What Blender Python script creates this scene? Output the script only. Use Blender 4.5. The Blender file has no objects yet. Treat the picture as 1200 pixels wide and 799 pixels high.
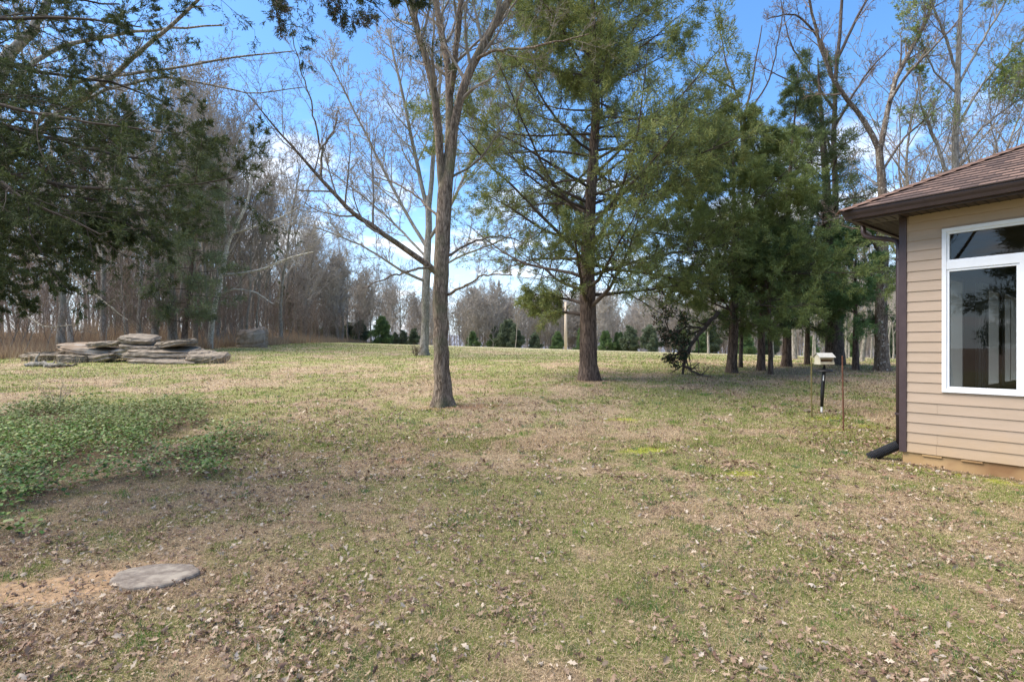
import bpy, math, random
import numpy as np
from mathutils import Vector, Matrix

sc = bpy.context.scene
COL = sc.collection
R = math.radians

# ------------------------------------------------------------------ camera
F = 620.0          # focal length in photo pixels (photo 1200 wide)
HZ = 408.0         # row of the horizon
CAMH = 1.65
cam_d = bpy.data.cameras.new('camera')
cam_d.sensor_width = 36.0
cam_d.lens = 36.0 * F / 1200.0
cam_d.shift_y = (HZ - 399.5) / 1200.0
cam_d.clip_start = 0.05
cam_d.clip_end = 20000
cam = bpy.data.objects.new('camera', cam_d)
cam.location = (0, 0, CAMH)
cam.rotation_euler = (R(90), 0, 0)
COL.objects.link(cam)
sc.camera = cam

# ------------------------------------------------------------------ light
SUN_EL, SUN_AZ = 58.0, -92.0       # azimuth from +Y, negative = left
world = bpy.data.worlds.new('World')
sc.world = world
world.use_nodes = True
nt = world.node_tree
nt.nodes.clear()
wo = nt.nodes.new('ShaderNodeOutputWorld')
bg = nt.nodes.new('ShaderNodeBackground')
sky = nt.nodes.new('ShaderNodeTexSky')
sky.sky_type = 'NISHITA'
sky.sun_disc = False
sky.sun_elevation = R(SUN_EL)
sky.sun_rotation = R(SUN_AZ)
sky.altitude = 300
sky.air_density = 1.0
sky.dust_density = 0.6
sky.ozone_density = 3.0
bg.inputs['Strength'].default_value = 0.15
tc = nt.nodes.new('ShaderNodeTexCoord')
sep = nt.nodes.new('ShaderNodeSeparateXYZ')
nt.links.new(tc.outputs['Generated'], sep.inputs[0])
def wmath(op, a, b=None):
    n = nt.nodes.new('ShaderNodeMath'); n.operation = op
    for i, v in enumerate((a, b)):
        if v is None: continue
        if isinstance(v, (int, float)): n.inputs[i].default_value = v
        else: nt.links.new(v, n.inputs[i])
    return n.outputs[0]
zz = wmath('MAXIMUM', sep.outputs['Z'], 0.0)
den = wmath('ADD', zz, 0.10)
comb = nt.nodes.new('ShaderNodeCombineXYZ')
nt.links.new(wmath('DIVIDE', sep.outputs['X'], den), comb.inputs[0])
nt.links.new(wmath('DIVIDE', sep.outputs['Y'], den), comb.inputs[1])
cn = nt.nodes.new('ShaderNodeTexNoise')
cn.inputs['Scale'].default_value = 1.15
cn.inputs['Detail'].default_value = 8
cn.inputs['Roughness'].default_value = 0.58
cn.inputs['Distortion'].default_value = 0.3
nt.links.new(comb.outputs[0], cn.inputs['Vector'])
cr = nt.nodes.new('ShaderNodeMapRange')
cr.interpolation_type = 'SMOOTHSTEP'
cr.inputs['From Min'].default_value = 0.50
cr.inputs['From Max'].default_value = 0.64
nt.links.new(cn.outputs['Fac'], cr.inputs['Value'])
el = nt.nodes.new('ShaderNodeMapRange')        # clouds live low in the sky
el.interpolation_type = 'SMOOTHSTEP'
el.inputs['From Min'].default_value = 0.50
el.inputs['From Max'].default_value = 0.22
nt.links.new(sep.outputs['Z'], el.inputs['Value'])
fac = wmath('MULTIPLY', cr.outputs['Result'], el.outputs['Result'])
hz = nt.nodes.new('ShaderNodeMapRange')        # milky band over the horizon
hz.interpolation_type = 'SMOOTHSTEP'
hz.inputs['From Min'].default_value = 0.30
hz.inputs['From Max'].default_value = 0.0
hz.inputs['To Max'].default_value = 0.75
nt.links.new(sep.outputs['Z'], hz.inputs['Value'])
mixc = nt.nodes.new('ShaderNodeMix'); mixc.data_type = 'RGBA'
hs = nt.nodes.new('ShaderNodeHueSaturation')
hs.inputs['Saturation'].default_value = 1.2; hs.inputs['Value'].default_value = .80
nt.links.new(sky.outputs[0], hs.inputs['Color'])
mixh = nt.nodes.new('ShaderNodeMix'); mixh.data_type = 'RGBA'
nt.links.new(hz.outputs['Result'], mixh.inputs['Factor'])
nt.links.new(hs.outputs[0], mixh.inputs['A'])
mixh.inputs['B'].default_value = (2.7, 3.2, 3.9, 1)
nt.links.new(fac, mixc.inputs['Factor'])
nt.links.new(mixh.outputs['Result'], mixc.inputs['A'])
mixc.inputs['B'].default_value = (3.9, 4.0, 4.2, 1)
nt.links.new(mixc.outputs['Result'], bg.inputs['Color'])
nt.links.new(bg.outputs[0], wo.inputs[0])

sun_d = bpy.data.lights.new('sun', 'SUN')
sun_d.energy = 3.0
sun_d.angle = R(55)
sun_d.color = (1.0, 0.92, 0.80)
sun = bpy.data.objects.new('sun', sun_d)
sd = Vector((math.sin(R(SUN_AZ)) * math.cos(R(SUN_EL)), math.cos(R(SUN_AZ)) * math.cos(R(SUN_EL)), math.sin(R(SUN_EL))))
sun.rotation_euler = sd.to_track_quat('Z', 'Y').to_euler()
COL.objects.link(sun)

sc.view_settings.view_transform = 'Standard'
sc.view_settings.look = 'None'
sc.view_settings.gamma = 1
sc.view_settings.exposure = 1.42
sc.render.engine = 'CYCLES'
sc.cycles.use_denoising = True
sc.cycles.max_bounces = 5
sc.cycles.diffuse_bounces = 3
sc.cycles.glossy_bounces = 2
sc.cycles.transparent_max_bounces = 8

# ------------------------------------------------------------------ helpers
def nrm(v):
    return v / np.maximum(np.linalg.norm(v, axis=-1, keepdims=True), 1e-9)

def _hash(ix, iy, seed):
    h = (ix.astype(np.int64) * 374761393 + iy.astype(np.int64) * 668265263 + seed * 1442695041) & 0xffffffff
    h = ((h ^ (h >> 13)) * 1274126177) & 0xffffffff
    return ((h ^ (h >> 16)) & 0xffff) / 65535.0

def vnoise(x, y, seed=0):
    x = np.asarray(x, float); y = np.asarray(y, float)
    ix = np.floor(x); iy = np.floor(y); fx = x - ix; fy = y - iy
    fx = fx * fx * (3 - 2 * fx); fy = fy * fy * (3 - 2 * fy)
    a = _hash(ix, iy, seed); b = _hash(ix + 1, iy, seed)
    c = _hash(ix, iy + 1, seed); d = _hash(ix + 1, iy + 1, seed)
    return (a * (1 - fx) + b * fx) * (1 - fy) + (c * (1 - fx) + d * fx) * fy

def fbm(x, y, seed=0, oct=4):
    s = 0; a = 1; t = 0
    for i in range(oct):
        s = s + a * vnoise(x * 2 ** i, y * 2 ** i, seed + 17 * i); t += a; a *= 0.55
    return s / t

def sstep(a, b, x):
    t = np.clip((x - a) / (b - a), 0, 1)
    return t * t * (3 - 2 * t)

AY = [-4000, 0, 7, 10, 12, 17, 20, 25, 40, 55, 70, 85, 110, 200, 900, 4000]
AZ = [0, 0, 0, .2, .34, .64, .75, .93, 1.3, 1.55, 1.72, 1.68, .9, -3, -18, -30]
BY = [-10, 22, 40, 70, 120, 300, 1000, 4000]
BZ = [0, 0, -.75, -2.15, -2.6, -2.6, 0, 0]
def gz(x, y):
    """height of the terrain"""
    x = np.asarray(x, float); y = np.asarray(y, float)
    u = np.clip(x / np.maximum(y, 1.0), -1.3, 1.3)
    ys = (np.interp(y - 1.2, AY, AZ) + np.interp(y, AY, AZ) * 2 + np.interp(y + 1.2, AY, AZ)) / 4
    z = ys + np.interp(y, BY, BZ) * u
    w = sstep(3, 14, y)
    near = 1 - sstep(30, 60, y)
    z = z + (fbm(x * .35, y * .35, 5, 3) - .5) * .12 * near * w * 1.0
    z = z + (fbm(x * 2.1, y * 2.1, 9, 3) - .5) * .035 * near
    # gentle bank under the ground cover at left
    z = z + .07 * ivy_mask(x, y)
    return z

def ivy_mask(x, y):
    dx = (x + 8.3) / 3.9; dy = (y - 7.2) / 4.8
    n = (fbm(x * .9, y * .9, 31, 3) - .5) * 1.1
    d = np.sqrt(dx * dx + dy * dy) + n
    return 1 - sstep(.72, 1.08, d)

def G(px, y):
    """ground point on the line of sight of photo column px at distance y"""
    x = (px - 600) / F * y
    return Vector((x, y, float(gz(x, y))))

def P(px, py, y):
    return ((px - 600) / F * y, y, CAMH + (HZ - py) / F * y)

def mesh_np(name, V, faces_flat, counts, mat, parent=None, smooth=False, col=None, uv=None):
    me = bpy.data.meshes.new(name)
    V = np.ascontiguousarray(V, dtype=np.float32).reshape(-1, 3)
    faces_flat = np.ascontiguousarray(faces_flat, dtype=np.int32).ravel()
    counts = np.ascontiguousarray(counts, dtype=np.int32)
    me.vertices.add(len(V)); me.vertices.foreach_set('co', V.ravel())
    me.loops.add(len(faces_flat)); me.loops.foreach_set('vertex_index', faces_flat)
    me.polygons.add(len(counts))
    st = np.zeros(len(counts), np.int32); st[1:] = np.cumsum(counts)[:-1]
    me.polygons.foreach_set('loop_start', st)
    me.polygons.foreach_set('loop_total', counts)
    if smooth: me.polygons.foreach_set('use_smooth', np.ones(len(counts), bool))
    if col is not None:
        c4 = np.ones((len(V), 4), np.float32); c4[:, :3] = col
        at = me.color_attributes.new('col', 'FLOAT_COLOR', 'POINT')
        at.data.foreach_set('color', c4.ravel())
    me.update(calc_edges=True)
    if not isinstance(mat, (list, tuple)): mat = [mat]
    for m in mat: me.materials.append(m)
    o = bpy.data.objects.new(name, me)
    COL.objects.link(o)
    if parent is not None: o.parent = parent
    return o

def tag(o, label=None, cat=None, group=None, kind=None):
    if label: o['label'] = label
    if cat: o['category'] = cat
    if group: o['group'] = group
    if kind: o['kind'] = kind
    return o

def empty(name, loc=(0, 0, 0), rz=0):
    o = bpy.data.objects.new(name, None); o.empty_display_size = .2
    o.location = loc; o.rotation_euler = (0, 0, rz)
    COL.objects.link(o)
    return o

def copy_tree(o, parent=None):
    c = o.copy(); COL.objects.link(c); c.parent = parent
    for ch in o.children: copy_tree(ch, c)
    return c

class MB:
    """collects plain polygons, boxes and tubes"""
    def __init__(s): s.v = []; s.f = []
    def poly(s, pts):
        k = len(s.v); s.v += [tuple(p) for p in pts]; s.f.append(tuple(range(k, k + len(pts))))
    def box(s, a, b, rot=None, o=(0, 0, 0)):
        x0, y0, z0 = a; x1, y1, z1 = b
        c = [(x0, y0, z0), (x1, y0, z0), (x1, y1, z0), (x0, y1, z0), (x0, y0, z1), (x1, y0, z1), (x1, y1, z1), (x0, y1, z1)]
        if rot is not None: c = [tuple(rot @ Vector(p) + Vector(o)) for p in c]
        k = len(s.v); s.v += c
        s.f += [tuple(k + i for i in q) for q in ((0, 3, 2, 1), (4, 5, 6, 7), (0, 1, 5, 4), (1, 2, 6, 5), (2, 3, 7, 6), (3, 0, 4, 7))]
    def tube(s, pts, rad, n=10, cap=True):
        pts = [Vector(p) for p in pts]
        if not hasattr(rad, '__len__'): rad = [rad] * len(pts)
        k = len(s.v); ref = None
        for i, p in enumerate(pts):
            t = (pts[min(i + 1, len(pts) - 1)] - pts[max(i - 1, 0)]).normalized()
            if ref is None: ref = t.orthogonal().normalized()
            ref = (ref - t * ref.dot(t)).normalized(); b = t.cross(ref)
            for j in range(n):
                a = 2 * math.pi * j / n
                s.v.append(tuple(p + (ref * math.cos(a) + b * math.sin(a)) * rad[i]))
        for i in range(len(pts) - 1):
            for j in range(n):
                s.f.append((k + i * n + j, k + i * n + (j + 1) % n, k + (i + 1) * n + (j + 1) % n, k + (i + 1) * n + j))
        if cap:
            s.f.append(tuple(k + j for j in range(n))[::-1]); e = k + (len(pts) - 1) * n
            s.f.append(tuple(e + j for j in range(n)))
    def build(s, name, mat, parent=None, bevel=0, smooth=False, loc=None):
        me = bpy.data.meshes.new(name); me.from_pydata(s.v, [], s.f)
        me.materials.append(mat)
        if smooth:
            for p in me.polygons: p.use_smooth = True
        o = bpy.data.objects.new(name, me); COL.objects.link(o)
        if parent is not None: o.parent = parent
        if loc is not None: o.location = loc
        if bevel:
            m = o.modifiers.new('b', 'BEVEL'); m.width = bevel; m.segments = 2; m.limit_method = 'ANGLE'; m.angle_limit = R(40)
        return o

# ------------------------------------------------------------------ materials
def mat_new(name):
    m = bpy.data.materials.new(name); m.use_nodes = True
    n = m.node_tree; n.nodes.clear()
    out = n.nodes.new('ShaderNodeOutputMaterial'); b = n.nodes.new('ShaderNodeBsdfPrincipled')
    n.links.new(b.outputs[0], out.inputs[0])
    return m, n, b, out

def noise_mat(name, c1, c2, scale=8, rough=.85, detail=6, stretch=(1, 1, 1), bump=.0, bdist=.01, spec=.2, coord='Object', lo=.35, hi=.65, c3=None, scale3=2.0, metal=0.0):
    m, n, b, out = mat_new(name)
    t = n.nodes.new('ShaderNodeTexCoord'); mp = n.nodes.new('ShaderNodeMapping')
    mp.inputs['Scale'].default_value = stretch
    n.links.new(t.outputs[coord], mp.inputs[0])
    no = n.nodes.new('ShaderNodeTexNoise'); no.inputs['Scale'].default_value = scale; no.inputs['Detail'].default_value = detail; no.inputs['Roughness'].default_value = .65
    n.links.new(mp.outputs[0], no.inputs['Vector'])
    mr = n.nodes.new('ShaderNodeMapRange'); mr.inputs['From Min'].default_value = lo; mr.inputs['From Max'].default_value = hi
    n.links.new(no.outputs['Fac'], mr.inputs['Value'])
    mx = n.nodes.new('ShaderNodeMix'); mx.data_type = 'RGBA'
    n.links.new(mr.outputs[0], mx.inputs['Factor'])
    mx.inputs['A'].default_value = (*c1, 1); mx.inputs['B'].default_value = (*c2, 1)
    res = mx.outputs['Result']
    if c3 is not None:
        n3 = n.nodes.new('ShaderNodeTexNoise'); n3.inputs['Scale'].default_value = scale3; n3.inputs['Detail'].default_value = 4
        n.links.new(t.outputs[coord], n3.inputs['Vector'])
        r3 = n.nodes.new('ShaderNodeMapRange'); r3.inputs['From Min'].default_value = .48; r3.inputs['From Max'].default_value = .66
        n.links.new(n3.outputs['Fac'], r3.inputs['Value'])
        m3 = n.nodes.new('ShaderNodeMix'); m3.data_type = 'RGBA'
        n.links.new(r3.outputs[0], m3.inputs['Factor']); n.links.new(res, m3.inputs['A']); m3.inputs['B'].default_value = (*c3, 1)
        res = m3.outputs['Result']
    n.links.new(res, b.inputs['Base Color'])
    b.inputs['Roughness'].default_value = rough; b.inputs['Specular IOR Level'].default_value = spec
    b.inputs['Metallic'].default_value = metal
    if bump:
        bp = n.nodes.new('ShaderNodeBump'); bp.inputs['Strength'].default_value = bump; bp.inputs['Distance'].default_value = bdist
        n.links.new(no.outputs['Fac'], bp.inputs['Height']); n.links.new(bp.outputs[0], b.inputs['Normal'])
    return m

def bark_mat(name, dark, light, moss=None, scale=9, stretch=(1, 1, .18), bump=.9, bdist=.03, lo=.38, hi=.62, spots=None):
    """furrowed bark: stretched noise and ridges"""
    m, n, b, out = mat_new(name)
    t = n.nodes.new('ShaderNodeTexCoord'); mp = n.nodes.new('ShaderNodeMapping'); mp.inputs['Scale'].default_value = stretch
    n.links.new(t.outputs['Object'], mp.inputs[0])
    no = n.nodes.new('ShaderNodeTexNoise'); no.inputs['Scale'].default_value = scale; no.inputs['Detail'].default_value = 8; no.inputs['Roughness'].default_value = .7
    no.inputs['Distortion'].default_value = .6
    n.links.new(mp.outputs[0], no.inputs['Vector'])
    vo = n.nodes.new('ShaderNodeTexVoronoi'); vo.feature = 'DISTANCE_TO_EDGE'; vo.inputs['Scale'].default_value = scale * 2.6
    wv = n.nodes.new('ShaderNodeVectorMath'); wv.operation = 'MULTIPLY_ADD'
    n.links.new(no.outputs['Color'], wv.inputs[0]); wv.inputs[1].default_value = (.12, .12, .12); n.links.new(mp.outputs[0], wv.inputs[2])
    n.links.new(wv.outputs[0], vo.inputs['Vector'])
    vr = n.nodes.new('ShaderNodeMapRange'); vr.inputs['From Max'].default_value = .22
    n.links.new(vo.outputs['Distance'], vr.inputs['Value'])
    hsum = n.nodes.new('ShaderNodeMath'); hsum.operation = 'MULTIPLY_ADD'
    n.links.new(no.outputs['Fac'], hsum.inputs[0]); hsum.inputs[1].default_value = 1.0; 
    h2 = n.nodes.new('ShaderNodeMath'); h2.operation = 'MULTIPLY'; n.links.new(vr.outputs[0], h2.inputs[0]); h2.inputs[1].default_value = .3
    n.links.new(h2.outputs[0], hsum.inputs[2])
    mr = n.nodes.new('ShaderNodeMapRange'); mr.inputs['From Min'].default_value = lo + .1; mr.inputs['From Max'].default_value = hi + .25
    n.links.new(hsum.outputs[0], mr.inputs['Value'])
    mx = n.nodes.new('ShaderNodeMix'); mx.data_type = 'RGBA'; n.links.new(mr.outputs[0], mx.inputs['Factor'])
    mx.inputs['A'].default_value = (*dark, 1); mx.inputs['B'].default_value = (*light, 1)
    res = mx.outputs['Result']
    for cc, s3, a, bb in ((moss, 1.6, .5, .72), (spots, 11, .60, .66)):
        if cc is None: continue
        n3 = n.nodes.new('ShaderNodeTexNoise'); n3.inputs['Scale'].default_value = s3; n3.inputs['Detail'].default_value = 5
        n.links.new(t.outputs['Object'], n3.inputs['Vector'])
        r3 = n.nodes.new('ShaderNodeMapRange'); r3.inputs['From Min'].default_value = a; r3.inputs['From Max'].default_value = bb; r3.inputs['To Max'].default_value = .8
        n.links.new(n3.outputs['Fac'], r3.inputs['Value'])
        m3 = n.nodes.new('ShaderNodeMix'); m3.data_type = 'RGBA'; n.links.new(r3.outputs[0], m3.inputs['Factor'])
        n.links.new(res, m3.inputs['A']); m3.inputs['B'].default_value = (*cc, 1); res = m3.outputs['Result']
    n.links.new(res, b.inputs['Base Color'])
    b.inputs['Roughness'].default_value = .92; b.inputs['Specular IOR Level'].default_value = .12
    bp = n.nodes.new('ShaderNodeBump'); bp.inputs['Strength'].default_value = bump; bp.inputs['Distance'].default_value = bdist
    n.links.new(hsum.outputs[0], bp.inputs['Height']); n.links.new(bp.outputs[0], b.inputs['Normal'])
    return m

def attr_mat(name, rough=.7, trans=.3, gloss=.25, tint=(1, 1, 1)):
    m, n, b, out = mat_new(name)
    a = n.nodes.new('ShaderNodeAttribute'); a.attribute_name = 'col'
    mu = n.nodes.new('ShaderNodeMix'); mu.data_type = 'RGBA'; mu.blend_type = 'MULTIPLY'; mu.inputs['Factor'].default_value = 1
    n.links.new(a.outputs['Color'], mu.inputs['A']); mu.inputs['B'].default_value = (*tint, 1)
    n.links.new(mu.outputs['Result'], b.inputs['Base Color'])
    b.inputs['Roughness'].default_value = rough; b.inputs['Specular IOR Level'].default_value = gloss
    if trans:
        tr = n.nodes.new('ShaderNodeBsdfTranslucent'); n.links.new(mu.outputs['Result'], tr.inputs[0])
        ms = n.nodes.new('ShaderNodeMixShader'); ms.inputs[0].default_value = trans
        n.links.new(b.outputs[0], ms.inputs[1]); n.links.new(tr.outputs[0], ms.inputs[2]); n.links.new(ms.outputs[0], out.inputs[0])
    return m

M = {}
M['bark_main'] = bark_mat('bark_main', (.10, .072, .052), (.36, .28, .21), moss=(.16, .17, .09), scale=10)
M['bark_cedar'] = bark_mat('bark_cedar', (.055, .038, .029), (.23, .165, .125), scale=9, stretch=(1, 1, .10))
M['bark_dark'] = bark_mat('bark_dark', (.05, .040, .033), (.17, .135, .11), scale=9)
M['bark_grey'] = bark_mat('bark_grey', (.16, .14, .11), (.42, .38, .32), moss=(.2, .19, .12), scale=7)
M['bark_spotted'] = bark_mat('bark_spotted', (.085, .065, .048), (.26, .21, .16), scale=8, spots=(.5, .48, .42))
M['bark_pale'] = bark_mat('bark_pale', (.26, .23, .18), (.62, .58, .50), scale=5, stretch=(1, 1, .4), bump=.3)
M['twig_grey'] = noise_mat('twig_grey', (.17, .14, .11), (.33, .285, .23), scale=2)
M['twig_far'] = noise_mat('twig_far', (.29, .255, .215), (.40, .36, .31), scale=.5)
M['twig_brown'] = noise_mat('twig_brown', (.14, .10, .075), (.27, .20, .15), scale=2)
M['twig_wood'] = noise_mat('twig_wood', (.30, .26, .215), (.44, .39, .33), scale=1)
M['twig_pale'] = noise_mat('twig_pale', (.26, .23, .19), (.46, .42, .36), scale=2)
M['twig_dark'] = noise_mat('twig_dark', (.055, .042, .034), (.13, .10, .08), scale=2)
M['foliage'] = attr_mat('foliage', trans=.25)
M['ground_cols'] = attr_mat('ground_cols', rough=.8, trans=.35, gloss=.15)
M['leaf_cols'] = attr_mat('leaf_cols', rough=.6, trans=.18, gloss=.3)

# ------------------------------------------------------------------ tree kit
def tubes(parts, sides):
    """parts: list of (pts[N,P,3], rad[N,P], sides) -> V, faces"""
    Vs, Fs = [], []; off = 0
    for pts, rad, S in parts:
        N, Pn, _ = pts.shape
        T = np.empty_like(pts)
        T[:, 1:-1] = pts[:, 2:] - pts[:, :-2]; T[:, 0] = pts[:, 1] - pts[:, 0]; T[:, -1] = pts[:, -1] - pts[:, -2]
        T = nrm(T)
        mean = nrm(pts[:, -1] - pts[:, 0])
        ref = np.where(np.abs(mean[:, 2:3]) < .8, np.array([[0, 0, 1.]]), np.array([[1., 0, 0]]))
        n1 = nrm(np.cross(T, ref[:, None, :])); n2 = np.cross(T, n1)
        a = np.arange(S) * 2 * np.pi / S
        r = rad[:, :, None, None]
        V = pts[:, :, None, :] + r * (np.cos(a)[None, None, :, None] * n1[:, :, None, :] + np.sin(a)[None, None, :, None] * n2[:, :, None, :])
        Vs.append(V.reshape(-1, 3))
        i = np.arange(N)[:, None, None]; p = np.arange(Pn - 1)[None, :, None]; s = np.arange(S)[None, None, :]
        b = off + (i * Pn + p) * S
        q = np.stack([b + s, b + (s + 1) % S, b + S + (s + 1) % S, b + S + s], -1).reshape(-1, 4)
        Fs.append(q); off += N * Pn * S
    return np.concatenate(Vs), np.concatenate(Fs)

def tube_obj(name, parts, mat, parent):
    V, Fq = tubes(parts, None)
    return mesh_np(name, V, Fq, np.full(len(Fq), 4), mat, parent, smooth=True)

def grow(rng, S, D, L, Rr, Pn, wander=.12, trop=0.0, tip=.18, late=0.0):
    N = len(S); pts = np.empty((N, Pn, 3)); pts[:, 0] = S
    d = nrm(D); step = (L / (Pn - 1))[:, None]
    for i in range(1, Pn):
        d = nrm(d + rng.normal(0, wander, (N, 3)) + np.array([0, 0, trop + late * i / Pn]))
        pts[:, i] = pts[:, i - 1] + d * step
    t = np.linspace(0, 1, Pn)[None, :]
    rad = Rr[:, None] * (1 - (1 - tip) * t ** .9)
    return pts, rad

def children(rng, pts, rad, L, K, t0=.25, t1=1.0, ang=45, sd=8, ratio=.5, rr=.55, prof=None, flat=0.0, minr=.0015):
    N, Pn, _ = pts.shape
    k = np.arange(K)[None, :]
    t = t0 + (t1 - t0) * (k + rng.random((N, K))) / K
    f = t * (Pn - 1); i0 = np.clip(f.astype(int), 0, Pn - 2); w = (f - i0)[..., None]
    ar = np.arange(N)[:, None]
    A = pts[ar, i0]; B = pts[ar, i0 + 1]
    S = A * (1 - w) + B * w; T = nrm(B - A)
    r0 = rad[ar, i0] * (1 - w[..., 0]) + rad[ar, i0 + 1] * w[..., 0]
    ref = np.where(np.abs(T[..., 2:3]) < .85, np.array([0, 0, 1.]), np.array([1., 0, 0]))
    n1 = nrm(np.cross(T, ref)); n2 = np.cross(T, n1)
    az = k * 2.399 + rng.random((N, 1)) * 6.28 + rng.normal(0, .4, (N, K))
    ca, sa = np.cos(az)[..., None], np.sin(az)[..., None] * (1 - flat)
    side = nrm(ca * n1 + sa * n2)
    a = np.radians(ang + rng.normal(0, sd, (N, K)))[..., None]
    D = np.cos(a) * T + np.sin(a) * side
    pr = (1 - .55 * t) if prof is None else prof(t)
    Lc = L[:, None] * ratio * pr * rng.uniform(.65, 1.25, (N, K))
    Rc = np.maximum(np.minimum(r0 * rr, r0 * .9), minr)
    return S.reshape(-1, 3), D.reshape(-1, 3), Lc.ravel(), Rc.ravel()

def leaves(rng, Pt, D, n, ln, wd, spread, cols, jit=.0, updown=1.0, gain=1.0):
    """thin triangles: n per anchor, along D with a spread"""
    N = len(Pt); Pn = np.repeat(Pt, n, 0); Dn = np.repeat(D, n, 0)
    K = N * n
    d = nrm(Dn + rng.normal(0, spread, (K, 3)) * np.array([1, 1, updown]))
    b = Pn + rng.normal(0, jit, (K, 3))
    w = nrm(np.cross(d, rng.normal(0, 1, (K, 3))))
    l = ln * rng.uniform(.55, 1.3, (K, 1)); ww = wd * rng.uniform(.6, 1.3, (K, 1))
    V = np.stack([b - w * ww * .5, b + w * ww * .5, b + d * l], 1)
    cols = np.asarray(cols) * gain
    ci = rng.integers(0, len(cols), N)
    base = np.repeat(cols[ci], n, 0) * rng.uniform(.75, 1.25, (K, 1))
    C = np.repeat(base, 3, 0)
    return V.reshape(-1, 3), C

def leaf_obj(name, V, C, mat, parent):
    n = len(V) // 3
    return mesh_np(name, V, np.arange(n * 3), np.full(n, 3), mat, parent, col=C)

def anchors(pts, per, rng, t0=.15):
    """points and tangents along polylines"""
    N, Pn, _ = pts.shape
    t = t0 + (1 - t0) * (np.arange(per)[None, :] + rng.random((N, per))) / per
    f = t * (Pn - 1); i0 = np.clip(f.astype(int), 0, Pn - 2); w = (f - i0)[..., None]; ar = np.arange(N)[:, None]
    A = pts[ar, i0]; B = pts[ar, i0 + 1]
    return (A * (1 - w) + B * w).reshape(-1, 3), nrm(B - A).reshape(-1, 3)

def resample(poly, n, rng=None, wob=0.0):
    a = np.array(poly, float); seg = np.r_[0, np.cumsum(np.linalg.norm(np.diff(a[:, :3], axis=0), axis=1))]
    t = np.linspace(0, seg[-1], n)
    # Catmull-like smoothing: interpolate then relax
    out = np.stack([np.interp(t, seg, a[:, k]) for k in range(a.shape[1])], 1)
    for _ in range(2): out[1:-1] = out[:-2] * .25 + out[1:-1] * .5 + out[2:] * .25
    if rng is not None and wob:
        out[1:-1, :3] += rng.normal(0, wob, (n - 2, 3))
    return out

def limb_px(lst, base=Vector((0, 0, 0)), n=16, rng=None, wob=0.01):
    """lst: (photo column, row, distance, width in photo px); returns pts[1,n,3], rad[1,n], L[1]"""
    a = [(*(np.array(P(x, y, Y)) - np.array(base)), w * .5 * Y / F) for x, y, Y, w in lst]
    r = resample(a, n, rng, wob)
    L = np.linalg.norm(np.diff(r[:, :3], axis=0), axis=1).sum()
    return r[None, :, :3], r[None, :, 3], np.array([L])

def flared_trunk(name, line, mat, parent, sides=28, flare=.75, fh=.45, seed=1, lobes=5, rough=.05):
    """line: [n,4] points and radii; trunk with buttressed foot and irregular section"""
    n = len(line); V = []; rng = np.random.default_rng(seed)
    ph = rng.random(8) * 6.28
    z0 = line[0, 2]
    for i in range(n):
        p = line[i, :3]; r = line[i, 3]
        T = line[min(i + 1, n - 1), :3] - line[max(i - 1, 0), :3]; T /= np.linalg.norm(T)
        n1 = np.cross(T, (0, 1, 0)); n1 /= np.linalg.norm(n1); n2 = np.cross(T, n1)
        h = p[2] - z0; fl = flare * math.exp(-max(h, 0) / (fh * .5)) ; fl2 = .10 * flare * math.exp(-max(h, 0) / (fh * 2.2))
        for j in range(sides):
            a = 2 * math.pi * j / sides
            lob = .55 + .45 * math.cos(lobes * a + ph[0]) + .25 * math.cos(3 * a + ph[1])
            k = 1 + fl * max(lob, .1) + fl2 * (.6 + .4 * lob) + rough * (math.sin(5 * a + ph[2] + h * 1.3) * .5 + math.sin(9 * a + ph[3] - h * 2.1) * .4 + math.sin(2 * a + ph[4] + h * .9))
            k += rng.normal(0, .012)
            V.append(p + (n1 * math.cos(a) + n2 * math.sin(a)) * r * k)
    V = np.array(V)
    Fq = []
    for i in range(n - 1):
        for j in range(sides):
            Fq.append((i * sides + j, i * sides + (j + 1) % sides, (i + 1) * sides + (j + 1) % sides, (i + 1) * sides + j))
    Fq = np.array(Fq)
    return mesh_np(name, V, Fq, np.full(len(Fq), 4), mat, parent, smooth=True)

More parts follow.
